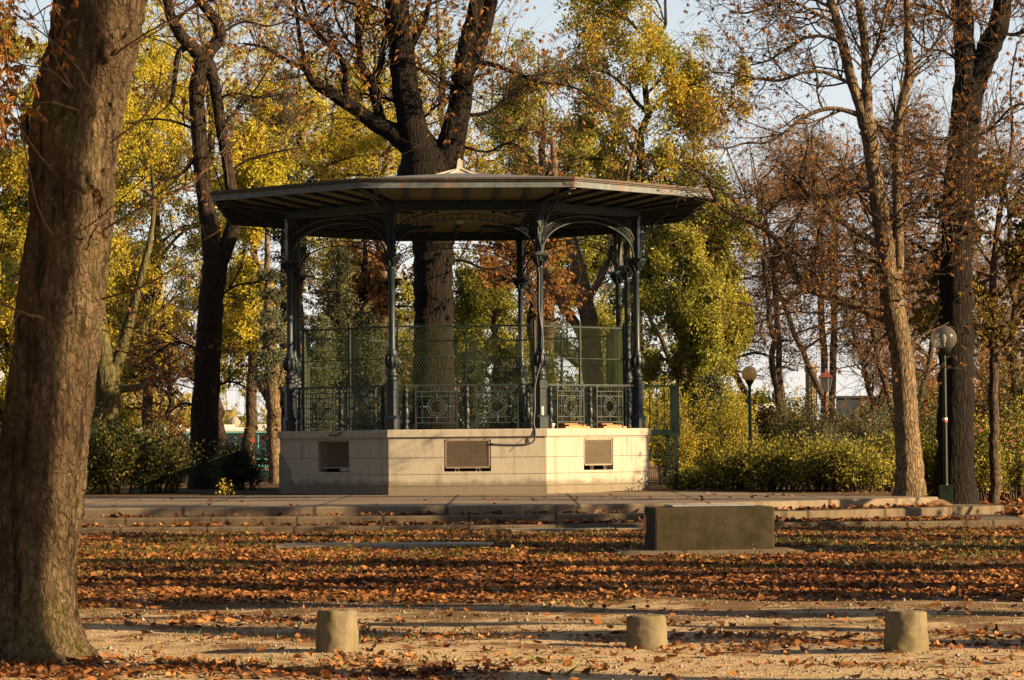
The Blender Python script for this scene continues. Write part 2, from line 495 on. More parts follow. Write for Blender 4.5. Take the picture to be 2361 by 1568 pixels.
M['ground'] = m_ground()
M['soil'] = m_soil()
M['stone'] = m_stone()
M['patch'] = m_concrete('grey_cement', (.13, .115, .10), (.22, .20, .17))
M['paving'] = m_concrete('terrace_paving', (.12, .096, .072), (.21, .17, .125), scale=1.2, stain=(.05, .038, .028), amt=.6, joint=2.4)
M['step'] = m_concrete('step_concrete', (.075, .058, .042), (.17, .132, .09), scale=1.8, stain=(.032, .024, .017), amt=.85, joint=1.55)
M['block'] = m_concrete('mossy_concrete', (.024, .019, .012), (.062, .05, .032), moss=(.014, .015, .005), scale=2.2, stain=(.028, .022, .015), amt=.7)
M['slab'] = m_concrete('pale_slab', (.20, .175, .14), (.30, .26, .20), scale=3)
M['bollard'] = m_concrete('bollard_stone', (.105, .085, .058), (.22, .18, .125), moss=(.105, .098, .04), scale=5, stain=(.05, .04, .027), amt=.65)
M['iron'] = m_paint('dark_teal_ironwork', (.005, .012, .019), (.010, .022, .032), rust=.08)
M['iron_pale'] = m_paint('weathered_teal_ironwork', (.012, .022, .028), (.024, .038, .045), rust=.15)
M['fascia'] = m_paint('faded_blue_fascia', (.055, .078, .095), (.095, .12, .135), rust=.6, rough=.5)
M['gutter'] = m_paint('gutter_zinc', (.03, .025, .021), (.05, .042, .035), rust=.3, rough=.5)
M['green'] = m_paint('green_fence_paint', (.002, .009, .008), (.004, .016, .013))
M['wire'] = m_paint('green_wire', (.022, .036, .014), (.05, .062, .025))
M['zinc'] = m_paint('zinc_roof', (.08, .08, .08), (.13, .125, .12), rough=.6)
M['white_tile'] = m_concrete('white_roof_stone', (.32, .29, .25), (.42, .39, .34), scale=5, stain=(.3, .25, .2), amt=.3)
M['grille'] = m_paint('cream_grille', (.15, .123, .095), (.21, .172, .133), rust=.2, rough=.6)
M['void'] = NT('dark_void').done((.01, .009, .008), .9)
M['black'] = NT('black_rubber').done((.012, .012, .013), .55)
M['cable'] = NT('grey_cable').done((.06, .06, .075), .5)
M['lampgreen'] = m_paint('lamp_green', (.018, .042, .016), (.03, .06, .024), rust=.15)
M['lampgreen_dark'] = m_paint('lamp_green_dark', (.0025, .008, .0045), (.005, .013, .007))
M['cardboard'] = NT('cardboard').done((.36, .19, .10), .85)
M['sticker'] = NT('pale_sticker').done((.62, .58, .50), .6)
M['sticker_red'] = NT('red_sticker').done((.5, .05, .03), .6)
M['plaque'] = m_paint('grey_plaque', (.16, .17, .18), (.26, .27, .28), rough=.4)
M['copper'] = NT('copper_plate').done((.48, .17, .08), .5)
M['white'] = NT('white_paint').done((.5, .5, .48), .45)
M['glass'] = NT('dark_glass').done((.008, .01, .012), .06, spec=.6)
M['busgreen'] = NT('pale_green_paint').done((.10, .36, .28), .4)
M['red'] = NT('red_sign').done((.62, .03, .02), .5)
M['cream'] = m_concrete('cream_stone', (.28, .23, .15), (.36, .30, .20), scale=2, stain=(.3, .22, .13), amt=.4)
M['brownpaint'] = m_paint('brown_lamp_paint', (.09, .028, .018), (.14, .045, .03))
M['bluegrey'] = m_concrete('dark_blue_wall', (.028, .034, .042), (.038, .046, .055), scale=.6, stain=(.05, .06, .08), amt=.3)
M['feather'] = m_paint('dark_feathers', (.015, .015, .018), (.05, .05, .06))


def m_soffit():
    t = NT('soffit_boards')
    v = t.coord((1, 1, 1))
    n1 = t.noise(v, 2.5, 5, .65); n2 = t.noise(t.coord((.6, 14, 1)), 5, 4, .7)
    col = t.mix(n1, (.11, .09, .046), (.17, .14, .075))
    col = t.mix(t.ramp(n2, [(.3, .5), (.5, 0.0)]), col, (.13, .10, .05))
    return t.done(col, .8, t.bump(n2, .4, .01))


def m_globe(name, c, rough=.25, clear=.28):
    t = NT(name)
    b = t.n('BsdfPrincipled'); b.inputs['Base Color'].default_value = (*c, 1); b.inputs['Roughness'].default_value = rough
    b.inputs['Specular IOR Level'].default_value = .5
    tr = t.n('BsdfTranslucent'); tr.inputs['Color'].default_value = (*c, 1)
    tp = t.n('BsdfTransparent'); tp.inputs['Color'].default_value = (.9, .88, .85, 1)
    m1 = t.n('MixShader'); m1.inputs[0].default_value = .6; t.l(b.outputs[0], m1.inputs[1]); t.l(tr.outputs[0], m1.inputs[2])
    m2 = t.n('MixShader'); m2.inputs[0].default_value = clear; t.l(m1.outputs[0], m2.inputs[1]); t.l(tp.outputs[0], m2.inputs[2])
    t.l(m2.outputs[0], t.out.inputs['Surface'])
    return t.m


M['soffit'] = m_soffit()
M['globe_amber'] = m_globe('amber_globe', (.92, .64, .25), .25, .12)
M['globe_grey'] = m_globe('smoky_globe', (.17, .165, .16), .2, .5)
# ================================================================== BANDSTAND
KZ = 0.45
COLP = [(-1.66, -4.85), (1.66, -4.85), (4.01, -2.65), (4.01, 0), (4.01, 2.65), (1.66, 4.85), (-1.66, 4.85), (-4.01, 2.65), (-4.01, 0), (-4.01, -2.65)]
OCT = [COLP[i] for i in (0, 1, 2, 4, 5, 6, 7, 9)]


def offset(poly, d):
    n = len(poly); out = []
    for i in range(n):
        p0, p1, p2 = (np.array(poly[(i + k) % n]) for k in (-1, 0, 1))
        e1, e2 = nrm(p1 - p0), nrm(p2 - p1)
        n1, n2 = np.array([e1[1], -e1[0]]), np.array([e2[1], -e2[0]])
        b = n1 + n2; b = b / (1 + np.dot(n1, n2))
        out.append(tuple(p1 + b * d))
    return out


kfront = P(1077, 1000, 65.0)
ROT = R(2.4)
kc = np.array([kfront[0] - math.sin(ROT) * 4.85, 65 + math.cos(ROT) * 4.85])
KIOSK = empty('bandstand', (kc[0], kc[1], KZ), 'iron bandstand with dark teal columns and wide flat roof on a pale stone base', 'bandstand', rz=ROT)


def kb(mb, name, m, parent=None, smooth=False):
    return link_mesh(name, mb.mesh(name, smooth, (0, 0, KZ)), m, KIOSK if parent is None else parent) if parent is None else \
        link_mesh(name, mb.mesh(name, smooth, (0, 0, 0 if False else KZ)), m, parent)


def kworld(p):
    c, s = math.cos(ROT), math.sin(ROT)
    return np.array([kc[0] + c * p[0] - s * p[1], kc[1] + s * p[0] + c * p[1], p[2]])


# ---- pedestal: courses of stone with a vent opening in every face
PED = offset(OCT, .24); PIN = offset(OCT, -.06)
ped = MB()


def face_piece(mb, poly, inner, i, u0, u1, z0, z1):
    a, b = np.array(poly[i]), np.array(poly[(i + 1) % 8]); L = np.linalg.norm(b - a); t = (b - a) / L
    ia, ib = np.array(inner[i]), np.array(inner[(i + 1) % 8])
    dep = np.dot(ia - a, np.array([-t[1], t[0]])); nn = np.array([-t[1], t[0]])
    o0, o1 = a + t * u0, a + t * u1
    i0 = ia if u0 <= 0 else o0 + nn * dep
    i1 = ib if u1 >= L - 1e-6 else o1 + nn * dep
    mb.prism([tuple(o0), tuple(o1), tuple(i1), tuple(i0)], z0, z1)


VENT = (.96, 1.67)
courses = [(.45, .63, .262), (.638, .895, .24), (.905, VENT[0], .24), (VENT[0], 1.265, .24), (1.277, VENT[1], .24), (VENT[1], 1.70, .24)]
for z0, z1, off in courses:
    pl = offset(OCT, off)
    for i in range(8):
        L = np.linalg.norm(np.array(pl[i]) - np.array(pl[(i + 1) % 8]))
        if z0 >= VENT[0] - .001 and z1 <= VENT[1] + .001 and i not in (4,):
            w = .52 if i in (0, 4) else .49
            face_piece(ped, pl, PIN, i, 0, L / 2 - w, z0, z1); face_piece(ped, pl, PIN, i, L / 2 + w, L, z0, z1)
        else:
            face_piece(ped, pl, PIN, i, 0, L, z0, z1)
core = offset(OCT, .215)
for (z0, z1) in ((.895, .905), (.628, .64)):
    ped.prism(core, z0, z1)
for i in range(8):
    L = np.linalg.norm(np.array(core[i]) - np.array(core[(i + 1) % 8]))
    w = .52 if i in (0, 4) else .49
    face_piece(ped, core, PIN, i, 0, L / 2 - w - .01, 1.262, 1.28); face_piece(ped, core, PIN, i, L / 2 + w + .01, L, 1.262, 1.28)
pedestal = kb(ped, 'pedestal', M['stone'])
# cornice with a small moulding under it
co = MB()
co.prism(offset(OCT, .255), 1.70, 1.735)
co.prism(offset(OCT, .295), 1.735, 1.885, offset(OCT, .295))
co.prism(offset(OCT, .295), 1.885, 1.90, offset(OCT, .278))
cornice = kb(co, 'cornice', M['stone'], pedestal)
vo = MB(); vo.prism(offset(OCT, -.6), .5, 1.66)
kb(vo, 'hollow_shade', M['void'], pedestal)  # near-black block stands in for the shade inside the hollow base

# cement repair at the bottom of the shaded face
i = 7; pl = offset(OCT, .2665)
a, b = np.array(pl[7]), np.array(pl[0]); tL = nrm(b - a); nL = np.array([tL[1], -tL[0]])
cp = MB()
shape = [(0, .47), (.52, .47), (.47, .56), (.50, .64), (.36, .68), (.42, .74), (.34, .90), (.33, 1.02), (.26, 1.10), (.20, 1.2), (.13, 1.30), (.06, 1.36), (0, 1.40)]
aa = a - nL * .0
v = []
for off in (0.0, -.03):
    for u, z in shape:
        p = aa + tL * u + nL * off; v.append((p[0], p[1], z))
n = len(shape)
cp.add(v, [tuple(range(n)), tuple(range(2 * n - 1, n - 1, -1))] + [((k + 1) % n, k, n + k, n + (k + 1) % n) for k in range(n)])
kb(cp, 'cement_patch', M['patch'], pedestal)

# vents: cream frame with diamond mesh, hinged rings under it
for i in (7, 0, 1, 2, 6):
    pl = offset(OCT, .24)
    a, b = np.array(pl[i]), np.array(pl[(i + 1) % 8]); L = np.linalg.norm(b - a); t = (b - a) / L; nn = np.array([t[1], -t[0]])
    w = .52 if i == 0 else .49
    z0, z1 = VENT[0] + {0: .09, 1: .12}.get(i, .10), VENT[1] - .02
    dep = -.02 if i in (0, 1) else -.07
    q = lambda u, z, o=0.0: (a[0] + t[0] * (L / 2 + u) + nn[0] * (dep + o), a[1] + t[1] * (L / 2 + u) + nn[1] * (dep + o), z)
    fr = MB(); ww = w - .035
    for (p0, p1) in ((q(-ww, z0), q(ww, z0)), (q(-ww, z1), q(ww, z1))):
        fr.bar(p0, p1, .03, .035)
    for s in (-1, 1): fr.bar(q(s * ww, z0 + .02), q(s * ww, z1 - .02), .03, .03, up=(t[0], t[1], 0))
    for s in (-.85, .1, .85): fr.box(q(s * ww, z1 + .03, .012), (.05, .03, .03), math.atan2(t[1], t[0]))
    g = kb(fr, 'vent_grille', M['grille'], pedestal)
    ms = MB(); st = .055; h = z1 - z0
    for s in (-1, 1):
        u = -ww - h
        while u < ww:
            pts = []
            u0, u1 = u, u + h
            c0, c1 = max(u0, -ww), min(u1, ww)
            if c1 - c0 > .02:
                za, zb = z0 + (c0 - u0), z0 + (c1 - u0)
                if s < 0: za, zb = z1 - (c0 - u0), z1 - (c1 - u0)
                ms.bar(q(c0, za, .004 * s), q(c1, zb, .004 * s), .0085, .004, up=(nn[0], nn[1], 0))
            u += st
    for s in ((-.48, .48) if i in (0, 1) else ()):
        th = np.linspace(0, 2 * PI, 15)
        ms.tube([q(s * ww + .043 * math.cos(x), z0 - .06 + .043 * math.sin(x), .01) for x in th], .009, 5)
    kb(ms, 'diamond_mesh', M['grille'], pedestal if False else g)

# writing scrawled on the cornice: joined-up letters
wr = MB()
pl = offset(OCT, .298)
a, b = np.array(pl[7]), np.array(pl[0]); L = np.linalg.norm(b - a); t = (b - a) / L
def stroke(pts, x0):
    wr.tube(crom([(a[0] + t[0] * (x0 + u), a[1] + t[1] * (x0 + u), 1.765 + z) for u, z in pts], 5 * len(pts)), .0065, 4)
x0 = L * .475
stroke([(.05, .05), (.015, .045), (.0, .02), (.02, .0), (.05, .02), (.055, .11), (.055, .0)], x0)            # d
stroke([(.075, .05), (.08, .0), (.082, .04), (.11, .05)], x0)                                                   # r
stroke([(.12, .022), (.15, .035), (.14, .052), (.12, .035), (.13, .0), (.16, .012)], x0)                        # e
stroke([(.17, .05), (.18, .0), (.20, .04), (.215, .0), (.235, .05)], x0)                                        # w
stroke([(.24, .022), (.27, .035), (.26, .052), (.24, .035), (.25, .0), (.28, .012)], x0)                        # e
stroke([(.29, .0), (.292, .11)], x0)                                                                            # l
stroke([(.32, -.03), (.345, .10), (.36, .03), (.385, .12), (.40, -.02)], x0)                                    # M
kb(wr, 'graffiti', M['black'], pedestal)

# ---- floor slab
fl = MB(); fl.prism(offset(OCT, .0), 1.80, 1.893)
kb(fl, 'floor', M['paving'])

# ---- columns
sh = [(.085, 2.98), (.115, 3.0), (.12, 3.04), (.10, 3.07), (.125, 3.10), (.13, 3.14), (.10, 3.18), (.085, 3.22), (.088, 3.27), (.13, 3.34), (.145, 3.42), (.14, 3.5), (.115, 3.55), (.13, 3.575), (.13, 3.60), (.10, 3.63), (.112, 3.65), (.09, 3.68), (.075, 3.72),
      (.073, 4.5), (.070, 5.48), (.085, 5.50), (.085, 5.525), (.073, 5.54)]
shaft = MB(); shaft.lathe([(r, z - KZ) for r, z in sh], sides=16)
for k in range(10):
    th = 2 * PI * k / 10
    shaft.tube([(math.cos(th) * r, math.sin(th) * r, z - KZ) for r, z in ((.125, 3.30), (.152, 3.40), (.150, 3.50), (.12, 3.56))], [.016, .022, .02, .01], 5)
SHAFT = shaft.mesh('column_shaft', True)
base = MB()
for hw, z0, z1 in ((.155, 1.90, 2.16), (.115, 2.16, 2.80), (.14, 2.80, 2.955), (.125, 2.955, 2.99)):
    c = hw * .62
    pol = [(-c, -hw), (c, -hw), (hw, -c), (hw, c), (c, hw), (-c, hw), (-hw, c), (-hw, -c)]
    base.prism(pol, z0 - KZ, z1 - KZ)
base.prism([(-.155, -.155), (.155, -.155), (.155, .155), (-.155, .155)], 2.155 - KZ, 2.21 - KZ, [(-.118, -.118), (.118, -.118), (.118, .118), (-.118, .118)])
BASE = base.mesh('column_base')
cap = MB()
cap.lathe([(.075, 5.535 - KZ), (.08, 5.56 - KZ), (.10, 5.66 - KZ), (.145, 5.76 - KZ), (.15, 5.78 - KZ)], sides=12)
cap.prism([(-.18, -.18), (.18, -.18), (.18, .18), (-.18, .18)], 5.78 - KZ, 5.835 - KZ, [(-.19, -.19), (.19, -.19), (.19, .19), (-.19, .19)])
for k in range(8):
    th = 2 * PI * k / 8
    for (zz, rr) in ((5.56, .09), (5.65, .11)):
        cap.tube([(math.cos(th + (zz > 5.6) * .39) * r, math.sin(th + (zz > 5.6) * .39) * r, z - KZ) for r, z in ((rr, zz), (rr + .03, zz + .08), (rr + .07, zz + .11), (rr + .075, zz + .09))], [.022, .026, .016, .01], 4)
for sx in (-1, 1):
    for sy in (-1, 1): cap.tube([(sx * .10, sy * .10, 5.66 - KZ), (sx * .15, sy * .15, 5.76 - KZ)], [.02, .035], 6)
CAP = cap.mesh('column_capital')
pier = MB(); pier.box((0, 0, (5.835 + 6.80) / 2 - KZ), (.15, .15, .965)); pier.box((0, 0, 6.765 - KZ), (.2, .2, .07))
PIER = pier.mesh('column_pier')
for me in (SHAFT, BASE, CAP, PIER): me.materials.append(M['iron'])
for k, (x, y) in enumerate(COLP):
    p0, p2 = np.array(COLP[k - 1]), np.array(COLP[(k + 1) % 10])
    th = math.atan2(*(nrm(p2 - p0)[::-1]))
    o = bpy.data.objects.new('column', SHAFT); COL.objects.link(o); o.parent = KIOSK; o.location = (x, y, 0); o.rotation_euler = (0, 0, th)
    for nm, me in (('column_base', BASE), ('capital', CAP), ('pier', PIER)):
        c = bpy.data.objects.new(nm, me); COL.objects.link(c); c.parent = o

# ---- ironwork arches
def spiral(c, r, turns, a0, dirn, n=18, shrink=.12):
    th = np.linspace(0, turns * 2 * PI, n)
    rr = r * (1 - (1 - shrink) * th / th[-1])
    return [(c[0] + rr[k] * math.cos(a0 + dirn * th[k]), c[1] + rr[k] * math.sin(a0 + dirn * th[k])) for k in range(n)]


for k in range(10):
    A = np.array(COLP[k]); B = np.array(COLP[(k + 1) % 10]); L = np.linalg.norm(B - A); t = (B - A) / L; nn = np.array([t[1], -t[0]])
    Q = lambda u, z, o=0.0: (A[0] + t[0] * u + nn[0] * o, A[1] + t[1] * u + nn[1] * o, z)
    ar = MB()
    lo = lambda s: (L / 2 - (L / 2 - .10) * math.cos(s), 5.86 + .75 * math.sin(s) ** .92)
    up = lambda s: (L / 2 - (L / 2 - .09) * math.cos(s), 6.27 + .46 * math.sin(s) ** 1.05)
    S = np.linspace(0.001, PI - .001, 41)
    # flat bars for the two arcs
    for fn, w in ((lo, .034), (up, .03)):
        pts = [fn(s) for s in S]
        for j in range(len(pts) - 1):
            ar.bar(Q(*pts[j]), Q(*pts[j + 1]), .05, w * .6, up=(0, 0, 1.0))
    # c-scrolls between the arcs
    for half in (0, 1):
        s = .10
        while s < PI / 2 - .10:
            ss = s if half == 0 else PI - s
            u0, z0 = lo(ss); u1, z1 = up(ss)
            cz = (z0 + z1) / 2; r = max(min(abs(z1 - z0) / 2 - .01, .085), .03)
            if abs(z1 - z0) > .2:
                for f_ in (.27, .72):
                    pts = spiral((u0 + (u1 - u0) * f_, z0 + (z1 - z0) * f_), .062, 1.35, PI / 2 * (1 + half), -1 if half else 1)
                    ar.tube([Q(*p) for p in pts], .0095, 4, cap=False)
            else:
                pts = spiral((u0, cz), r, 1.3, -PI / 2, 1 if half == 0 else -1, 16)
                ar.tube([Q(*p) for p in pts], .0095, 4, cap=False)
            s += .105 * (3.3 / L) ** .5
        # spandrel scrolls
        sg = 1 if half == 0 else -1; ub = .08 if half == 0 else L - .08
        for (du, z, r, a0) in ((.20, 6.62, .13, -PI / 2), (.46, 6.70, .085, PI), (.66, 6.745, .05, PI), (.17, 6.42, .075, PI / 2), (.95, 6.76, .035, PI)):
            if du < L * .33:
                pts = spiral((ub + sg * du, z), r, 1.6, a0 if half == 0 else PI - a0, sg, 22)
                ar.tube([Q(*p) for p in pts], .011, 4, cap=False)
        pts = crom([(ub, 6.36), (ub + sg * .12, 6.5), (ub + sg * .36, 6.64), (ub + sg * .62, 6.71), (ub + sg * .82, 6.775)], 12)
        ar.tube([Q(*p) for p in pts], .012, 4, cap=False)
    kb(ar, 'arch_bracket', M['iron_pale'] if k in (1,) else M['iron'])

# ---- brackets reaching out to the eaves
for k in range(10):
    p0, p1, p2 = (np.array(COLP[(k + j) % 10]) for j in (-1, 0, 1))
    n1 = nrm(p1 - p0); n2 = nrm(p2 - p1)
    nb = nrm(np.array([n1[1] + n2[1], -n1[0] - n2[0]]))
    reach = 1.5
    Q = lambda o, z: (p1[0] + nb[0] * o, p1[1] + nb[1] * o, z)
    br = MB()
    th = np.linspace(0, PI / 2, 16)
    c1 = [(.11 + reach * (1 - math.cos(x)), 5.88 + 1.16 * math.sin(x)) for x in th]
    for j in range(15): br.bar(Q(*c1[j]), Q(*c1[j + 1]), .045, .022)
    c2 = [(.10 + (reach - .2) * (1 - math.cos(x)), 6.32 + .70 * math.sin(x)) for x in th]
    br.tube([Q(*p) for p in c2], .012, 4)
    for (o, z, r) in ((.22, 6.75, .14), (.20, 6.50, .085), (.48, 6.86, .10), (.75, 6.93, .07), (.16, 6.22, .06), (.17, 6.06, .05), (.40, 6.55, .06), (.62, 6.72, .05)):
        br.tube([Q(*p) for p in spiral((o, z), r, 1.6, 0, 1, 20)], .010, 4, cap=False)
    kb(br, 'eave_bracket', M['iron'])

# ---- ring beam, soffit, rafters, fascia, roof
be = MB()
ro, ri = offset(OCT, .085), offset(OCT, -.085)
for i in range(8):
    j = (i + 1) % 8
    be.prism([ro[i], ro[j], ri[j], ri[i]], 6.80, 7.028)
kb(be, 'ring_beam', M['iron'])
ROOF = offset(OCT, 1.72); RI = offset(OCT, 1.66)
rf = MB()
top0 = offset(OCT, 1.70); mid = [(x * .10, y * .09) for x, y in OCT]
rf.prism(offset(OCT, 1.69), 7.355, 7.385)
rf.prism(offset(OCT, 1.66), 7.386, 8.05, mid)
roof = kb(rf, 'roof', M['zinc'])
so = MB(); so.prism(OCT, 7.02, 7.04)
for i in range(8):
    j = (i + 1) % 8; q4 = [(*RI[i], 7.205), (*RI[j], 7.205), (*OCT[j], 7.021), (*OCT[i], 7.021)]
    so.add(q4 + [(x, y, z + .02) for x, y, z in q4], [(3, 2, 1, 0), (4, 5, 6, 7), (0, 1, 5, 4), (1, 2, 6, 5), (2, 3, 7, 6), (3, 0, 4, 7)])
soffit = kb(so, 'soffit', M['soffit'], roof)
fa = MB(); gu = MB()
for i in range(8):
    j = (i + 1) % 8
    fa.prism([ROOF[i], ROOF[j], RI[j], RI[i]], 7.16, 7.295)
    a1, a2 = offset(OCT, 1.755), offset(OCT, 1.64)
    gu.prism([a1[i], a1[j], a2[j], a2[i]], 7.298, 7.33)
    a1 = offset(OCT, 1.785)
    gu.prism([a1[i], a1[j], a2[j], a2[i]], 7.333, 7.35)
    a1 = offset(OCT, 1.735)
    gu.prism([a1[i], a1[j], a2[j], a2[i]], 7.353, 7.382)
fascia = kb(fa, 'fascia', M['fascia'], roof)
kb(gu, 'gutter', M['gutter'], roof)
cl = MB()
for i in range(8):
    p0, p1, p2 = (np.array(ROOF[(i + k) % 8]) for k in (-1, 0, 1))
    for q_ in (p0, p2):
        t = nrm(q_ - p1); e = nrm(p1)
        no = np.array([t[1], -t[0]]); no = no if np.dot(no, e) > 0 else -no
        m_ = p1 + t * .12 + no * .006
        cl.box((m_[0], m_[1], 7.24), (.2, .012, .07), math.atan2(t[1], t[0]))
        for s in (.07, .16):
            m2 = p1 + t * s + no * .016; cl.box((m2[0], m2[1], 7.24), (.03, .015, .03), math.atan2(t[1], t[0]))
kb(cl, 'corner_plate', M['fascia'], roof)
for i in range(8):
    a, b = np.array(RI[i]), np.array(RI[(i + 1) % 8]); L = np.linalg.norm(b - a); t = (b - a) / L; nin = np.array([-t[1], t[0]])
    nr = 8 if L > 5.3 else (7 if i not in (0, 4) else 7)
    ia, ib = np.array(OCT[i]), np.array(OCT[(i + 1) % 8])
    ta = abs(np.dot(ia - a, t)) / max(np.dot(ia - a, nin), .1)
    tb = abs(np.dot(ib - b, t)) / max(np.dot(ib - b, nin), .1)
    for q_ in range(nr):
        u = L * (q_ + .5) / nr
        ln = min(4.2, (u / ta if ta > .01 else 9), ((L - u) / tb if tb > .01 else 9)) - .06
        if ln < .3: continue
        o = a + t * u; e = o + nin * ln
        dq = np.dot(ia - a, nin); f_ = min(1.0, dq / ln); c_ = o + nin * (ln * f_); zc_ = 7.172 - .183 * (ln * f_) / dq
        rm = MB(); rm.bar((o[0], o[1], 7.172), (c_[0], c_[1], zc_), .11, .07)
        if f_ < 1: rm.bar((c_[0], c_[1], 6.985), (e[0], e[1], 6.985), .11, .07)
        kb(rm, 'rafter', M['iron'], soffit)
    hip = MB(); d = ia - a; e = a + d * 2.4
    hip.bar((a[0], a[1], 7.165), (ia[0], ia[1], 6.982), .14, .08); hip.bar((ia[0], ia[1], 6.98), (e[0], e[1], 6.98), .14, .08)
    kb(hip, 'hip_rafter', M['iron'], soffit)
cu = MB()
hexo = [(math.cos(2 * PI * k / 8 + .39) * .95, math.sin(2 * PI * k / 8 + .39) * .95) for k in range(8)]
hexi = [(x * .12, y * .12) for x, y in hexo]
cu.prism(hexo, 7.93, 8.17, hexi)
for k in range(8):
    x, y = hexo[k]
    cu.bar((x * .98, y * .98, 7.95), (x * .13, y * .13, 8.175), .06, .03)
cu.prism([(-.10, -.10), (.10, -.10), (.10, .10), (-.10, .10)], 8.13, 8.20)
cupola = kb(cu, 'cupola', M['white_tile'], roof)
fi = MB()
fi.prism([(-.075, -.075), (.075, -.075), (.075, .075), (-.075, .075)], 8.20, 8.40, [(-.045, -.045), (.045, -.045), (.045, .045), (-.045, .045)])
fi.prism([(-.045, -.045), (.045, -.045), (.045, .045), (-.045, .045)], 8.40, 8.455, [(-.004, -.004), (.004, -.004), (.004, .004), (-.004, .004)])
kb(fi, 'finial', M['white_tile'], roof)
# hanging lamp hook and ceiling rose
hk = MB(); hk.lathe([(.02, 7.0), (.09, 6.98), (.11, 6.93), (.07, 6.88)], sides=12)
kb(hk, 'ceiling_lamp', M['white_tile'], roof)

# ---- balustrade: top rail, two framed panels with double rings, three turned balusters in each bay
bp = [(.05, 0), (.062, .02), (.062, .06), (.045, .08), (.04, .12), (.06, .15), (.06, .18), (.035, .20), (.04, .24), (.066, .32), (.07, .38), (.06, .46), (.045, .50), (.062, .52), (.062, .545), (.035, .56), (.04, .60), (.036, .72), (.055, .735), (.055, .76), (.034, .78), (.04, .84), (.055, .86), (.05, .90), (.025, .925), (.042, .95), (.045, .975), (.02, .985)]
bal = MB(); bal.lathe(bp, sides=12); BAL = bal.mesh('baluster', True); BAL.materials.append(M['iron'])
for k in range(10):
    if k == 2: continue                                  # open towards the landing
    A = np.array(COLP[k]); B = np.array(COLP[(k + 1) % 10]); L = np.linalg.norm(B - A); t = (B - A) / L; nn = np.array([t[1], -t[0]])
    Q = lambda u, z, o=0.0: (A[0] + t[0] * u + nn[0] * o, A[1] + t[1] * u + nn[1] * o, z)
    ra = MB(); ra.bar(Q(.13, 2.895), Q(L - .13, 2.895), .06, .022); ra.bar(Q(.13, 2.872), Q(L - .13, 2.872), .035, .02)
    rail = kb(ra, 'balustrade', M['iron_pale'])
    us = [.30, L / 2, L - .30]
    for u in us:
        o = bpy.data.objects.new('baluster', BAL); COL.objects.link(o); o.parent = rail
        x, y, _ = Q(u, 0); o.location = (x, y, 1.895 - KZ)
    for h in (0, 1):
        ua, ub = us[h] + .22, us[h + 1] - .22
        if L > 3 : ua, ub = us[h] + .22, us[h + 1] - .22
        pn = MB(); w = .02
        um = (ua + ub) / 2
        for u in (ua, ub):
            pn.bar(Q(u, 1.90), Q(u, 2.86), .026, .026, up=(t[0], t[1], 0))
            pn.box(Q(u, 2.84), (.05, .05, .03), math.atan2(t[1], t[0]))
        for z in (2.05, 2.17, 2.64, 2.75): pn.bar(Q(ua + .013, z), Q(ub - .013, z), w, w)
        for u in (ua + .14, ub - .14): pn.bar(Q(u, 2.06), Q(u, 2.74), w * .9, w * .9, up=(t[0], t[1], 0))
        th = np.linspace(0, 2 * PI, 29)
        for r_, wr_ in ((.205, .015), (.145, .014)):
            pn.tube([Q(um + r_ * math.cos(x), 2.405 + r_ * math.sin(x)) for x in th], wr_, 5, cap=False)
        for x in (0, PI / 2, PI, 1.5 * PI):
            pn.bar(Q(um + .15 * math.cos(x), 2.405 + .15 * math.sin(x)), Q(um + .2 * math.cos(x), 2.405 + .2 * math.sin(x)), .03, .03, up=(nn[0], nn[1], 0))
        for sg in (-1, 1):
            ue = ub if sg > 0 else ua
            x1 = um + sg * .21
            pr = [(x1, .012), (x1 + sg * .03, .03), (x1 + sg * .05, .012), (ue - sg * .20, .012), (ue - sg * .17, .035), (ue - sg * .14, .012), (ue - sg * .09, .02), (ue - sg * .05, .008)]
            pn.tube([Q(u, 2.405) for u, r in pr], [r for u, r in pr], 8)
        pn.tube([Q(um, z) for z in (2.61, 2.66, 2.69, 2.72)], [.012, .035, .015, .03], 8)
        pn.tube([Q(um, z) for z in (2.20, 2.15, 2.12, 2.09)], [.012, .035, .015, .03], 8)
        pn.tube([Q(um + .06 * math.cos(x), 2.81 + .06 * math.sin(x)) for x in th[::2]], .011, 5, cap=False)
        kb(pn, 'balustrade_panel', M['iron_pale'], rail)
for (k, z, s, mm) in ((0, 2.30, .06, 'sticker'), (1, 2.33, .075, 'sticker'), (1, 2.22, .05, 'sticker')):
    x, y = COLP[k]
    st = MB(); st.box((x + .03, y - .118, z), (.05, .006, s * 1.8)); kb(st, 'sticker', M[mm])

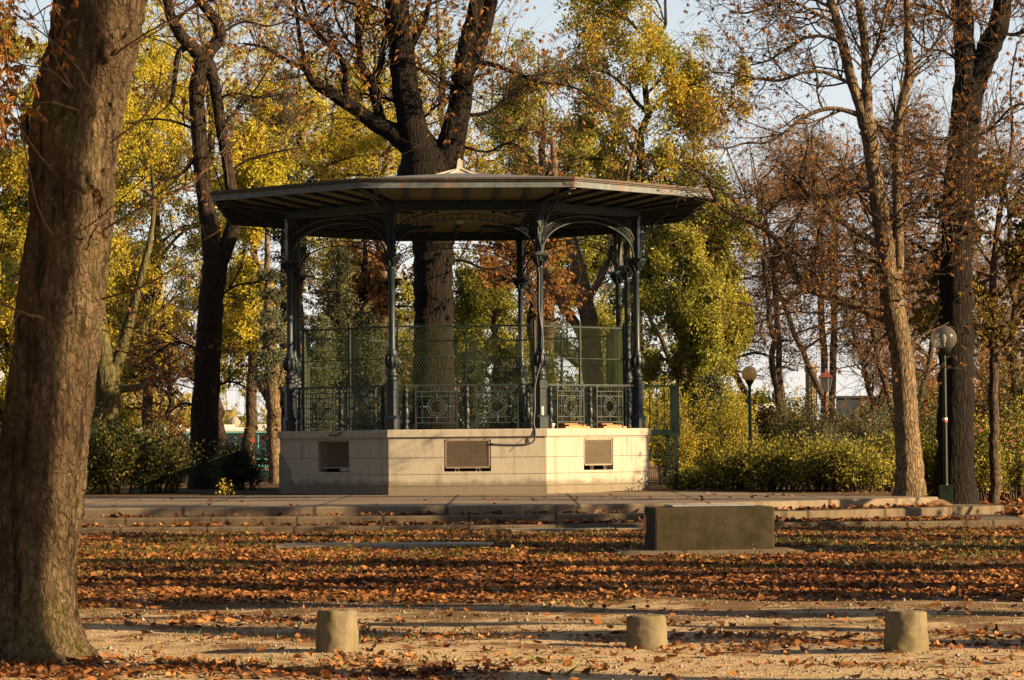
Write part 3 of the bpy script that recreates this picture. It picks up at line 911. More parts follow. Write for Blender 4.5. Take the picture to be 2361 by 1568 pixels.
# ---- chain-link fence standing inside the balustrade
FEN = offset(OCT, -.30)
fz0, fz1, fzm = 1.90, 4.22, 3.50
fence = empty('wire_mesh_fence', kworld((0, 0, 1.893)), 'green wire mesh fence closing off the inside of the bandstand above its balustrade', 'fence', rz=ROT)
FO = (0, 0, 1.893)
def fb(mb, name, m, parent=None):
    return link_mesh(name, mb.mesh(name, False, FO), m, fence if parent is None else parent)
for i in range(8):
    a, b = np.array(FEN[i]), np.array(FEN[(i + 1) % 8]); L = np.linalg.norm(b - a); t = (b - a) / L; nn = np.array([t[1], -t[0]])
    Q = lambda u, z, o=0.0: (a[0] + t[0] * u + nn[0] * o, a[1] + t[1] * u + nn[1] * o, z)
    nu = 2 if L < 4.5 else 3
    for q_ in range(nu):
        p_ = MB(); p_.bar(Q(L * q_ / nu, fz0), Q(L * q_ / nu, fz1 + .13), .045, .045, up=(t[0], t[1], 0)); fb(p_, 'fence_post', M['green'])
    r_ = MB(); r_.bar(Q(.03, fz1), Q(L - .03, fz1), .035, .035); r_.bar(Q(.03, fzm), Q(L - .03, fzm), .018, .018); r_.bar(Q(.03, 1.99), Q(L - .03, 1.99), .018, .018)
    rail = fb(r_, 'fence_rails', M['green'])
    w_ = MB(); st = .072; sl = 1.62; H = fz1 - fz0 - .04
    segs = []
    for s in (-1, 1):
        u = -H / sl
        while u < L:
            c0, c1 = max(u, .02), min(u + H / sl, L - .02)
            if c1 - c0 > .01:
                za, zb = fz0 + .02 + (c0 - u) * sl, fz0 + .02 + (c1 - u) * sl
                if s < 0: za, zb = 2 * fz0 + .04 + H - za, 2 * fz0 + .04 + H - zb
                segs.append([Q(c0, za, .004 * s), Q(c1, zb, .004 * s)])
            u += st
    for j in range(int(L / .066)):
        segs.append([Q(.03 + j * .066, fz1 - .03), Q(.03 + j * .066, fz1 + .075)])
    segs = np.array(segs); w_.batch(segs, np.full(segs.shape[:2], .0027), 3)
    fb(w_, 'wire_mesh', M['wire'], rail)

# ---- landing with railing on the right side of the bandstand
lx0, lx1, ly0, ly1 = 4.26, 5.02, -2.35, -.30
lo_ = kworld((4.6, -1.3, KZ))
land = empty('metal_landing', lo_, 'dark green metal landing with barred railing on two posts beside the bandstand', 'landing', rz=ROT)
LO = (4.6, -1.3, KZ)
def lb(mb, name, m, parent=None): return link_mesh(name, mb.mesh(name, False, LO), m, land if parent is None else parent)
d_ = MB(); d_.box(((lx0 + lx1) / 2, (ly0 + ly1) / 2, 1.80), (lx1 - lx0, ly1 - ly0, .14)); lb(d_, 'deck', M['green'])
for y in (ly0 + .05, ly1 - .05):
    p_ = MB(); p_.box((lx1 - .1, y, 1.09), (.1, .1, 1.28)); lb(p_, 'post', M['green'])
rl = MB()
rl.bar((lx0, ly0 + .02, 2.88), (lx1, ly0 + .02, 2.88), .04, .04); rl.bar((lx1 - .02, ly0 + .04, 2.88), (lx1 - .02, ly1, 2.88), .04, .04)
for x in np.linspace(lx0 + .06, lx1 - .02, 5): rl.bar((x, ly0 + .02, 1.74), (x, ly0 + .02, 2.86), .022, .022, up=(1, 0, 0))
for y in np.linspace(ly0 + .15, ly1, 16): rl.bar((lx1 - .02, y, 1.84), (lx1 - .02, y, 2.86), .018, .018, up=(1, 0, 0))
lb(rl, 'railing', M['green'])
lw = MB()
for z in (.62, .98, 1.27, 1.62): lw.bar((lx0 + .02, ly0 + .1, z), (lx1 - .16, ly0 + .1, z), .022, .022)
for x in np.linspace(lx0 + .05, lx1 - .18, 12): lw.bar((x, ly0 + .1, .47), (x, ly0 + .1, 1.0), .010, .010, up=(1, 0, 0))
lb(lw, 'lower_grille', M['iron'])

# ---- cable running down the front column and along the stone
cb = MB()
x, y = COLP[1]
pts = [(x - .05, y - .16, 5.50), (x - .02, y - .10, 5.30), (x - .03, y - .095, 4.6), (x + .035, y - .10, 4.05), (x + .05, y - .105, 3.85), (x + .0, y - .14, 3.4), (x - .10, y - .17, 3.05), (x - .15, y - .20, 2.75), (x - .15, y - .22, 2.35), (x - .18, y - .24, 2.02), (x - .15, y - .31, 1.86), (x - .16, y - .32, 1.68), (x - .25, y - .275, 1.575), (x - .6, y - .262, 1.545), (x - 1.05, y - .258, 1.56), (x - 1.14, y - .257, 1.57)]
cb.tube(crom([kworld(p) for p in pts], 60), .02, 6)
pts = [(x - .16, y - .30, 1.80), (x - .25, y - .36, 1.7), (x - .36, y - .40, 1.52)]
cb.tube(crom([kworld(p) for p in pts], 10), .006, 4)
tag(cb.build('electric_cable', M['cable'], at=kworld((x, y - .1, 1.9)), smooth=True), 'grey electric cable strapped down the front bandstand column and along its base', 'cable')

# ---- cardboard left on the floor behind the balustrade, cup by the column
for (px, py, sx, sy, rz, lab) in ((2.45, -3.92, .9, .35, .75, 'flattened brown cardboard on the bandstand floor nearest the front column'), (3.35, -3.05, .75, .3, .72, 'flattened brown cardboard on the bandstand floor beside the side column')):
    c_ = MB(); c_.box((0, 0, .03), (sx, sy, .05)); c_.box((.05, .02, .075), (sx * .8, sy * .7, .03), .12); c_.box((-.2, .0, .11), (sx * .4, sy * .8, .02), -.2)
    w3 = kworld((px, py, 1.893)); o = c_.build('cardboard_box', M['cardboard']); o.location = Vector(w3); o.rotation_euler = (0, 0, ROT + rz)
    tag(o, lab, 'cardboard', 'cardboard on the bandstand floor')
cupm = MB(); cupm.lathe([(.03, 0), (.045, .12), (.04, .12), (.028, .01)], sides=12)
w3 = kworld((1.90, -4.88, 1.90)); o = cupm.build('paper_cup', M['white'], smooth=True); o.location = Vector(w3); o.rotation_euler = (0, .2, 0)
tag(o, 'white paper cup left on the stone base beside the front column', 'cup')

# plastic bottle lying under the left vent mesh
a, b = np.array(offset(OCT, .24)[7]), np.array(offset(OCT, .24)[0]); t = nrm(b - a); nn = np.array([t[1], -t[0]])
L = np.linalg.norm(b - a); q0 = a + t * (L / 2 + .14) - nn * .06; q1 = a + t * (L / 2 + .46) - nn * .08
bo = MB(); bo.tube([(*(q0 + (q1 - q0) * f), 1.005) for f in (0, .1, .14, .3, .95, 1)], [.016, .016, .03, .042, .042, .03], 12)
w3 = kworld((q0[0], q0[1], 1.005)); o = bo.build('plastic_bottle', M['plaque'], smooth=True, at=(q0[0], q0[1], 1.005)); o.location = Vector(w3); o.rotation_euler = (0, 0, ROT)
tag(o, 'grey plastic bottle lying in the vent opening of the shaded bandstand face', 'bottle')
# ================================================================== GROUND, TERRACE
def sstep(x, a, b):
    t = np.clip((np.asarray(x, float) - a) / (b - a), 0, 1)
    return t * t * (3 - 2 * t)


def gz(x, y):
    x = np.asarray(x, float); y = np.asarray(y, float)
    bed = .43 * sstep(y, 55.5, 57.6) * (1 - sstep(x, 8.3, 9.3)) * (1 - sstep(y, 92, 104))
    small = .018 * np.sin(x * 1.3 + .7 * np.sin(y * .9)) * np.sin(y * 1.1 + x * .3) + .012 * np.sin(x * 3.1 + y * 2.3)
    return bed + small * (np.abs(x) < 40) * (y < 51.5) * (y > 5)


xs = np.concatenate([[-3000, -800, -250, -120, -70, -45, -30, -22, -17], np.arange(-14, 14.01, .25), [16, 19, 24, 32, 45, 70, 120, 250, 800, 3000]])
ys = np.concatenate([[-300, -120, -50, -20, 0, 8, 13], np.arange(15, 62, .25), np.arange(62, 110, 2.0), [115, 130, 150, 180, 230, 320, 600, 1500, 4000]])
X, Y = np.meshgrid(xs, ys)
v = np.stack([X, Y, gz(X, Y)], -1).reshape(-1, 3)
nx = len(xs); i = np.arange(len(ys) - 1)[:, None]; j = np.arange(nx - 1)[None, :]
f = np.stack([i * nx + j, i * nx + j + 1, (i + 1) * nx + j + 1, (i + 1) * nx + j], -1).reshape(-1, 4)
g = MB(); g.add_arr(v, f)
tag(g.build('ground', M['ground'], smooth=True), kind='structure', label='sandy gravel ground with grass and leaf litter')

# planting bed soil lying just above the raised ground behind the terrace
xs2 = np.concatenate([np.linspace(-40, -10, 16), np.linspace(-9, 8.2, 50)]); ys2 = np.linspace(57.7, 91, 62)
X, Y = np.meshgrid(xs2, ys2)
Z = gz(X, Y) + .008 + .02 * np.abs(np.sin(X * 2.1 + np.sin(Y)) * np.sin(Y * 1.7))
Z = np.minimum(Z, .448 - .006)
Z[(Y > 66)] += .03
v = np.stack([X, Y, Z], -1).reshape(-1, 3); nx = len(xs2); i = np.arange(len(ys2) - 1)[:, None]; j = np.arange(nx - 1)[None, :]
s_ = MB(); s_.add_arr(v, np.stack([i * nx + j, i * nx + j + 1, (i + 1) * nx + j + 1, (i + 1) * nx + j], -1).reshape(-1, 4))
tag(s_.build('planting_bed', M['soil'], smooth=True), kind='structure', label='dark soil of the planting bed behind the terrace')


def rounded(poly, r, n=5):
    out = []
    for k in range(len(poly)):
        p0, p1, p2 = (np.array(poly[(k + q) % len(poly)], float) for q in (-1, 0, 1))
        a, b = nrm(p0 - p1), nrm(p2 - p1); d = min(r, .45 * np.linalg.norm(p0 - p1), .45 * np.linalg.norm(p2 - p1))
        A, B = p1 + a * d, p1 + b * d
        for t in np.linspace(0, 1, n): out.append(tuple((1 - t) ** 2 * A + 2 * t * (1 - t) * p1 + t * t * B))
    return out


def slab(name, poly, z0, z1, m, lab, bev=.03):
    mb = MB(); n = len(poly)
    c = np.mean(poly, 0)
    inner = offset(poly, -bev); i2 = offset(poly, -bev * .35)
    mb.prism(poly, z0, z1 - bev)
    mb.prism(poly, z1 - bev + .0005, z1 - bev * .35, i2)
    mb.prism(i2, z1 - bev * .35 + .0005, z1, inner)
    o = mb.build(name, m)
    return tag(o, kind='structure', label=lab)


front1 = [(-30, 54.2), (-12, 53.4), (-4, 52.9), (0, 52.8), (3.2, 53.2), (5.0, 54.3), (6.9, 55.9), (8.05, 56.9), (8.36, 57.3), (8.25, 57.75)]
back1 = [(7.0, 59.2), (4.2, 66.6), (4.1, 75), (-5.6, 75), (-6.2, 66.3), (-12, 64.6), (-30, 63.5)]
slab('terrace', front1 + back1, -.2, .45, M['paving'], 'paved terrace carrying the bandstand')
front2 = [(-30, 53.6), (-12, 52.8), (-4, 52.3), (0, 52.2), (3.4, 52.5), (5.6, 53.6), (7.6, 55.0), (9.3, 56.3), (9.6, 57.0), (9.0, 58.0)]
slab('step', front2 + [(8, 58.3), (-30, 58.3)], -.2, .285, M['step'], 'upper concrete step of the terrace')
front3 = [(-30, 53.0), (-12, 52.1), (-4, 51.6), (0, 51.4), (3.6, 51.4), (7, 51.5), (11, 52.0), (16, 52.6), (30, 54.0)]
slab('step', front3 + [(30, 54.35), (16, 53.0), (11.0, 52.45), (9.5, 54.0), (9.3, 56.0), (-30, 56.0)], -.2, .13, M['step'], 'lowest concrete step running on as a kerb', bev=.025)
slab('kerb', [(9.65, 56.9), (14, 57.8), (30, 61), (30, 61.35), (14, 58.15), (9.5, 57.35)], -.2, .12, M['step'], 'concrete kerb continuing to the right of the steps', bev=.025)

# ---- pale slabs set into the ground
for (x0, y0, x1, y1, dep, th, lab) in ((635, 1271, 1125, 1268, 1.0, .085, 'long pale concrete slab lying among fallen leaves left of the block'),
                                      (1178, 1231, 1480, 1227, .9, .07, 'pale concrete slab lying between the block and the steps')):
    a = G(x0, y0); b = G(x1, y1)
    t = nrm(b - a); no = np.array([-t[1], t[0], 0])
    q = [a, b, b + no * dep, a + no * dep]; c = np.mean(q, 0)
    mb = MB(); nn_ = 5
    for k in range(nn_):
        s0, s1 = k / nn_ + .002, (k + 1) / nn_ - .002
        p4 = [a + (b - a) * s0, a + (b - a) * s1, a + (b - a) * s1 + no * dep, a + (b - a) * s0 + no * dep]
        mb.prism([tuple((p - c)[:2]) for p in p4], -.05, th + .004 * (k % 2))
    o = mb.build('paving_slab', M['slab']); o.location = Vector((c[0], c[1], 0.0)); tag(o, lab, 'slab', 'pale slabs set in the ground')

# ---- concrete block on its footing
a = G(1510, 1273, .07); b = G(1791, 1270, .07)
W = np.linalg.norm(b - a); t = nrm(b - a); an = math.atan2(t[1], t[0]) + R(4.5)
H = .62
blk = empty('concrete_block', (a[0], a[1], 0), 'large dark mossy concrete block with a metal plaque on top, standing among the leaves', 'block', rz=an)
mb = MB(); D = .92
poly = rounded([(0, 0), (W, 0), (W, D), (.02, D)], .03, 3)
mb.prism(poly, .05, .05 + H - .015); mb.prism(poly, .05 + H - .0145, .05 + H, offset(poly, -.015))
mb.build('block', M['block'], blk)
ft = MB()
fp = rounded([(-.55, -.42), (W + .35, -.42), (W + .5, D + .1), (-.45, D + .2)], .4, 6)
ft.prism(offset(fp, .16), -.02, .06, fp); ft.prism(fp, .0605, .09, offset(fp, -.18))
ft.build('footing', M['step'], blk)
pq = MB(); pq.box((W * .50, D * .45, .05 + H + .022), (W * .68, D * .75, .02)); pq.box((W * .50, D * .45, .05 + H + .008), (W * .64, D * .7, .014))
pq.build('plaque', M['plaque'], blk)
cpn = MB(); e = nrm(np.array([-.16, D])); 
cpn.box((.02 * .82 - .008, D * .82, .42), (.012, .13, .28), 0.0); cpn.build('side_plate', M['copper'], blk)

BLK_A, BLK_B = a, b
# ---- three small stone bollards
def bollard(x, y, wtop, wbot, h, lab, seed):
    p = G(x, y); p[2] = float(gz(p[0], p[1])) - .01
    mb = MB(); n = 40; rg = np.random.default_rng(seed)
    prof = [(wbot / 2, -.05), (wbot / 2, .02), (wbot * .49, h * .3), ((wtop + wbot) / 4, h * .6), (wtop / 2, h * .92), (wtop / 2 * .97, h * .965), (wtop / 2 * .90, h * .99), (wtop * .3, h * 1.005), (.01, h * 1.01)]
    pr = crom([(a_, 0, b_) for a_, b_ in prof], 40)
    vs = []
    off = rg.uniform(0, 50, 3)
    for r_, _, z in pr:
        for k in range(n):
            th = 2 * PI * k / n
            q = Vector((math.cos(th) * 1.2, math.sin(th) * 1.2, z * 5))
            d = .011 * mnoise.noise(q * 1.6 + Vector(off)) + .006 * mnoise.noise(q * 6 + Vector(off))
            ch = max(0, .55 - (Vector((math.cos(th), math.sin(th), (z - .02) * 7)) - Vector((math.cos(-1.3 + seed), math.sin(-1.3 + seed), .15))).length)
            r2 = max(r_ + d - ch * .035, .004)
            vs.append((r2 * math.cos(th), r2 * math.sin(th), z + .5 * d))
    i = np.arange(39)[:, None]; j = np.arange(n)[None, :]; kk = (j + 1) % n
    mb.add_arr(vs, np.stack([i * n + j, i * n + kk, (i + 1) * n + kk, (i + 1) * n + j], -1).reshape(-1, 4))
    o = mb.build('stone_bollard', M['bollard'], smooth=True); o.location = Vector(p); o.rotation_euler = (.02 * (seed - 2), .035 * (2 - seed) + .01, seed)
    tag(o, lab, 'bollard', 'short stone bollards along the path')


s_ = 21.6 / FPX
bollard(777, 1510, 90 * s_, 101 * s_, .312, 'short round stone bollard nearest the big foreground tree, chipped at its foot', 1)
bollard(1491, 1490, 92 * s_, 101 * s_, .262, 'short round stone bollard standing in front of the concrete block, between the other two', 2)
bollard(2089, 1506, 93 * s_, 101 * s_, .300, 'short round stone bollard farthest from the big foreground tree', 3)

# ---- fallen leaves, grass, pebbles
def fbm(x, y, s, seed):
    out = np.empty(len(x)); o = seed * 17.3
    for k in range(len(x)): out[k] = mnoise.fractal(Vector((x[k] * s + o, y[k] * s - o, o)), 1.0, 2.0, 3)
    return out


def scatter(n, y0, y1, seed, pw=1.0):
    rg = np.random.default_rng(seed)
    y = y0 + (y1 - y0) * rg.uniform(0, 1, n) ** pw
    hw = y * .1775 + .6
    x = rg.uniform(-1, 1, n) * hw
    return x, y, rg


CLEAR = [(G(635, 1270)[0], G(1125, 1268)[0], G(880, 1270)[1] - .15, G(880, 1270)[1] + 1.1), (G(1178, 1229)[0], G(1480, 1229)[0], G(1330, 1229)[1] - .1, G(1330, 1229)[1] + .95), (BLK_A[0] - .3, BLK_B[0] + .4, BLK_A[1] - .45, BLK_A[1] + 1.0)]


def litter_density(x, y):
    a = fbm(x, y, .33, 1); b = fbm(x * .35, y * 1.6, .55, 2); c = fbm(x, y, 1.6, 3)
    base = .10 + .9 * sstep(y, 28.2, 30.2) * (1 - .35 * sstep(y, 38, 42))
    base = np.where(y < 28.5, .05 + .55 * sstep(b, .22, .45), base)
    left = np.exp(-((x + 3.2) / 2.2) ** 2) * np.exp(-((y - 20.3) / .75) ** 2)          # drift at the lower left
    right = np.exp(-((x - 2.0) / 1.2) ** 2) * np.exp(-((y - 22.0) / .35) ** 2) + np.exp(-((x - 4.0) / 1.0) ** 2) * np.exp(-((y - 21.6) / .3) ** 2)
    left2 = np.exp(-((x + 2.4) / .9) ** 2) * np.exp(-((y - 25.6) / .7) ** 2)
    base = base + .95 * left + .7 * right + .5 * left2
    base = base * (1 - .55 * sstep(a, .05, .35) * (y > 29)) * (1 - .45 * sstep(b, .15, .45) * (y > 34))
    base = base * (1 - .75 * sstep(x, 2.5, 5.0) * sstep(y, 34, 37) * (1 - sstep(y, 45, 48)) * (b > -.12))
    for (sx0, sx1, sy0, sy1) in CLEAR: base = np.where((x > sx0) & (x < sx1) & (y > sy0) & (y < sy1), base * .06, base)
    return np.clip(base * (.72 + 1.0 * c), 0, 1)


def curled(p, size, rg, z=None, segs=3):
    """curled dead leaves: bent strips"""
    n = len(p); L = (size * (.45 + 1.5 * rg.uniform(0, 1, n) ** 2.5))
    th = rg.uniform(0, 2 * PI, n); a = np.stack([np.cos(th), np.sin(th), rg.normal(0, .22, n)], 1); a = nrm(a)
    upv = np.stack([rg.normal(0, .45, n), rg.normal(0, .45, n), np.ones(n)], 1)
    s = nrm(np.cross(upv, a)); u = np.cross(a, s)
    K = rg.uniform(-.3, 2.4, n); W = L * rg.uniform(.28, .5, n)
    V = []
    for k in range(segs + 1):
        t_ = k / segs; w = W * (.25 + 1.1 * math.sin(PI * (t_ * .8 + .12))) * .5
        ang = (t_ - .5) * K
        c = p + a * (L * np.sin(ang) / np.where(np.abs(K) < .05, .05, K) if False else L * (t_ - .5) * np.cos(ang * .8))[:, None] + u * (L * (.28 * np.sign(K) * (1 - np.cos(ang * 1.5)) + .02))[:, None]
        fold = (L * .12 * rg.uniform(.2, 1.3, n))[:, None]
        V += [c + s * w[:, None] + u * fold, c - s * w[:, None] + u * fold * rg.uniform(-.5, 1.4, (n, 1))]
    v = np.stack(V, 1); v[:, :, 2] = np.maximum(v[:, :, 2], p[:, None, 2] - .004)
    m = 2 * (segs + 1); b = np.arange(n)[:, None] * m
    F = np.concatenate([b + [2 * k, 2 * k + 1, 2 * k + 3, 2 * k + 2] for k in range(segs)], 0)
    return v, F


lit = MB()
# nearer ground
x, y, rg = scatter(95000, 17.5, 30, 5); k = rg.uniform(0, 1, len(x)) < litter_density(x, y) * .62; x, y = x[k], y[k]
p = np.stack([x, y, gz(x, y) + .012], 1); lit.add_arr(*curled(p, .064, rg))
x, y, rg = scatter(420000, 28, 51.2, 6); k = rg.uniform(0, 1, len(x)) < litter_density(x, y) * .8; x, y = x[k], y[k]
p = np.stack([x, y, gz(x, y) + .012 + rg.uniform(0, .03, len(x))], 1); lit.add_arr(*curled(p, .066, rg, segs=2))
# on the treads and the terrace
def on_steps(n, poly_front, back_off, z, seed, size, dens=None):
    rg = np.random.default_rng(seed); pf = np.array(poly_front)
    x = rg.uniform(max(pf[0, 0], -10.5), 8.3, n); yf = np.interp(x, pf[:, 0], pf[:, 1])
    y = yf + back_off[0] + (back_off[1] - back_off[0]) * rg.uniform(0, 1, n) ** .8
    if dens is not None:
        k = rg.uniform(0, 1, n) < dens(x, y); x, y = x[k], y[k]
    p = np.stack([x, y, np.full(len(x), z + .012)], 1)
    lit.add_arr(*curled(p, size, rg, segs=2))


on_steps(4500, front3[:7], (.12, .58), .13, 21, .11, lambda x, y: .25 + .75 * sstep(x, 2, 6) + .4 * (fbm(x, y * 0 + 3, .8, 9) > .1))
on_steps(2600, front2[:8], (.2, .55), .285, 22, .11, lambda x, y: .15 + .7 * sstep(x, 3.5, 6) + .45 * (fbm(x, y * 0 + 5, .8, 10) > .15))
on_steps(420, front1[:9], (.1, 8), .45, 23, .11, lambda x, y: .25 + .5 * sstep(x, 1, 6))
rg = np.random.default_rng(31)
x = rg.uniform(6.6, 16, 5200); y = rg.uniform(51.9, 82, 5200); k = ((x > np.interp(y, [50, 56, 58, 62], [9.7, 9.7, 9.2, 9.2])) & (rg.uniform(0, 1, len(x)) < .8)); x, y = x[k], y[k]
p = np.stack([x, y, gz(x, y) + np.where((y < 57) & (x < 12.0), .06, .02)], 1); lit.add_arr(*curled(p, .17, rg, segs=2))
x = rg.uniform(9.3, 11.5, 900); y = rg.uniform(52.3, 56.5, 900); p = np.stack([x, y, np.full(900, .05) + rg.uniform(0, .08, 900)], 1); lit.add_arr(*curled(p, .17, rg, segs=2))
tag(lit.build('fallen_leaves', M['litter']), 'rust brown fallen chestnut leaves scattered over the ground and steps', 'leaves', kind='stuff')

# grass blades
gr = MB()
x, y, rg = scatter(90000, 18, 51, 7)
gd = fbm(x, y, .5, 4); gb = fbm(x * .4, y * 1.5, .6, 6)
den = np.where(y < 28, .22 * sstep(gb, .22, .4), .55 * sstep(gd, .02, .28) * (.4 + .6 * sstep(y, 32, 38)))
k = rg.uniform(0, 1, len(x)) < den; x, y = x[k], y[k]; n = len(x)
p = np.stack([x, y, gz(x, y) - .005], 1); h = rg.uniform(.03, .075, n) * (1 + .5 * (y > 34)); th = rg.uniform(0, 2 * PI, n); w = rg.uniform(.004, .008, n) * (1 + (y > 34))
lean = rg.normal(0, .5, (n, 2)) * h[:, None]
d = np.stack([np.cos(th) * w, np.sin(th) * w, 0 * th], 1)
v = np.stack([p - d, p + d, p + np.stack([lean[:, 0] * .3, lean[:, 1] * .3, h * .6], 1) + d * .6, p + np.stack([lean[:, 0], lean[:, 1], h], 1)], 1)
b = np.arange(n)[:, None] * 4
gr.add_arr(v, np.concatenate([b + [0, 1, 2], b + [0, 2, 3]], 0).reshape(-1, 3))
# taller weeds in tufts
rg = np.random.default_rng(77)
for _ in range(170):
    ty = rg.uniform(38, 51); tx = rg.uniform(-.17, .17) * ty; m = int(rg.integers(6, 16))
    q = np.array([tx, ty, 0]) + np.concatenate([rg.normal(0, .05, (m, 2)), rg.uniform(.0, .16, (m, 1))], 1)
    L_ = leaves(q, .05, droop=-.5, width=.4, rg=rg); gr.add_arr(np.concatenate(L_.v), np.concatenate(L_.idx).reshape(-1, 3))
tag(gr.build('grass', M['grass']), 'short green grass tufts growing through the leaves', 'grass', kind='stuff')

# pebbles
pb = MB(); x, y, rg = scatter(9000, 17.5, 31, 8, 1.2); n = len(x)
s = rg.uniform(.004, .013, n) * (1 + 1.2 * (rg.uniform(0, 1, n) > .96)); p = np.stack([x, y, gz(x, y) + s * .25], 1)
dirs = np.array([[1, 0, 0], [0, 1, 0], [-1, 0, 0], [0, -1, 0], [0, 0, .8], [0, 0, -.8]])
v = p[:, None] + dirs[None] * s[:, None, None] * rg.uniform(.7, 1.3, (n, 6, 1))
b = np.arange(n)[:, None] * 6
pb.add_arr(v, np.concatenate([b + list(t_) for t_ in ((0, 1, 4), (1, 2, 4), (2, 3, 4), (3, 0, 4), (1, 0, 5), (2, 1, 5), (3, 2, 5), (0, 3, 5))], 0).reshape(-1, 3))
tag(pb.build('gravel', M['slab']), 'pale pebbles scattered on the gravel path', 'gravel', kind='stuff')
# ================================================================== TREES
def sheet_limb(d, pts, n=None, jit=0.0, rg=None):
    """pts rows (x, y, width[, extra depth]) on the sheet -> world points and radii"""
    q = []
    for r in pts:
        dd = d + (r[3] if len(r) > 3 else 0)
        q.append((*P(r[0], r[1], dd), r[2] * .5 * dd / FPX))
    n = n or max(6, 4 * len(pts))
    c = crom(q, n)
    if jit and rg is not None:
        c[1:-1, :3] += rg.normal(0, 1, (n - 2, 3)) * (c[1:-1, 3:4] * jit)
    c[:, 3] = np.maximum(c[:, 3], .004)
    return c


def lump(c, rg, amt=.025):
    r = c[:, 3].copy()
    return r * (1 + amt * np.sin(np.linspace(0, rg.uniform(8, 20), len(r)) + rg.uniform(0, 6)) * rg.uniform(.3, 1, len(r)))


def spawn(pts, rad, k, length, ang, rg, npts=6, t0=.25, t1=1.0, up=.15, wander=.35, rfac=.5, rmin=.004, lvar=.5):
    """k children on each of T parent tubes"""
    T, n, _ = pts.shape
    ti = np.repeat(np.arange(T), k); N = len(ti)
    t = rg.uniform(t0, t1, N) * (n - 1.001); i = t.astype(int); f = (t - i)[:, None]
    a, b = pts[ti, i], pts[ti, i + 1]
    st = a * (1 - f) + b * f; tan = nrm(b - a)
    r0 = (rad[ti, i] * (1 - f[:, 0]) + rad[ti, i + 1] * f[:, 0]) * rfac * rg.uniform(.6, 1.0, N)
    r0 = np.maximum(r0, rmin)
    pr = nrm(np.cross(tan, rg.normal(size=(N, 3))))
    an = ang * rg.uniform(.6, 1.3, N)[:, None]
    d = nrm(tan * np.cos(an) + pr * np.sin(an) + np.array([0, 0, up]))
    L = (np.asarray(length) if np.isscalar(length) else np.asarray(length)[ti]) * rg.uniform(1 - lvar, 1 + lvar, N)
    out = np.empty((N, npts, 3)); out[:, 0] = st
    for q in range(1, npts):
        d = nrm(d + rg.normal(0, wander, (N, 3)) * .5 + np.array([0, 0, up * .35]))
        out[:, q] = out[:, q - 1] + d * (L / (npts - 1))[:, None]
    rr = r0[:, None] * np.linspace(1, .35, npts)[None]
    return out, np.maximum(rr, rmin * .6)


def on_tubes(pts, m, rg, jit, t0=.3):
    """m random places on each tube"""
    T, n, _ = pts.shape; ti = np.repeat(np.arange(T), m); N = len(ti)
    t = rg.uniform(t0, 1, N) * (n - 1.001); i = t.astype(int); f = (t - i)[:, None]
    return pts[ti, i] * (1 - f) + pts[ti, i + 1] * f + rg.normal(0, jit, (N, 3))


def as_batch(limbs, n=14):
    P_, R_ = [], []
    for c in limbs:
        q = crom(c, n); P_.append(q[:, :3]); R_.append(q[:, 3])
    return np.array(P_), np.array(R_)


def finish_tree(name, base, label, cat, wood, wmat, twigs=None, tmat=None, lv=None, lmat=None, group=None, leafname='crown'):
    e = empty(name, base, label, cat, group)
    o = wood.build('trunk', wmat, e, smooth=True, world=True)
    if twigs is not None and twigs.n: twigs.build('twigs', tmat or M['twig'], e, smooth=True, world=True)
    if lv is not None and lv.n: lv.build(leafname, lmat, e, world=True)
    return e


# ---------------------------------------------------------------- 1 the big foreground trunk
rg = np.random.default_rng(3)
FD = 21.3
tr = [(228, 0, 215), (216, 100, 212), (193, 200, 215), (176, 300, 210), (168, 400, 202), (165, 500, 194), (153, 600, 198), (142, 700, 200), (129, 800, 198), (113, 900, 203), (101, 1000, 204), (93, 1100, 208), (83, 1200, 216), (70, 1300, 222), (62, 1400, 235), (60, 1470, 252), (60, 1510, 285), (60, 1530, 320)]
tr = [(300, -1500, 165), (285, -900, 185), (262, -450, 200), (243, -150, 212)] + tr
c = sheet_limb(FD, tr, 420)[::-1]
nS = 150; th = np.arange(nS) * 2 * PI / nS
vs = np.empty((len(c), nS, 3)); knots = [(175, 415, .9), (205, 425, .5), (265, 130, .6), (270, 525, .5), (70, 300, .8), (80, 250, .6), (160, 270, .5), (90, 390, .7), (30, 640, .5)]
zc = c[:, 2]
for a_ in range(len(c)):
    cx, cy, cz, r = c[a_]
    for b_ in range(nS):
        ct, st = math.cos(th[b_]), math.sin(th[b_])
        q = Vector((ct * r * 9.5, st * r * 9.5, cz * 3.4))
        w = mnoise.noise_vector(q * .9) * .45
        dd, _ = mnoise.voronoi((q + w) * 1.5)
        e = min(dd[1] - dd[0], .45) / .45
        plate = (e ** .45)
        h = .018 * plate + .014 * mnoise.fractal(q * 2.6, 1.0, 2.0, 5) + .03 * mnoise.noise(Vector((ct * 1.1, st * 1.1, cz * .9)))
        h += .045 * max(0, math.sin(th[b_] * 3 + 1.2 + cz)) * max(0, 1 - cz / 1.1) ** 2       # root flare ridges
        h += .05 * max(0, 1 - cz / .4) ** 2
        vs[a_, b_] = (cx + ct * (r + h - .018), cy + st * (r + h - .018), cz)
mb = MB()
i = np.arange(len(c) - 1)[:, None]; j = np.arange(nS)[None, :]; k = (j + 1) % nS
mb.add_arr(vs, np.stack([i * nS + j, i * nS + k, (i + 1) * nS + k, (i + 1) * nS + j], -1).reshape(-1, 4))
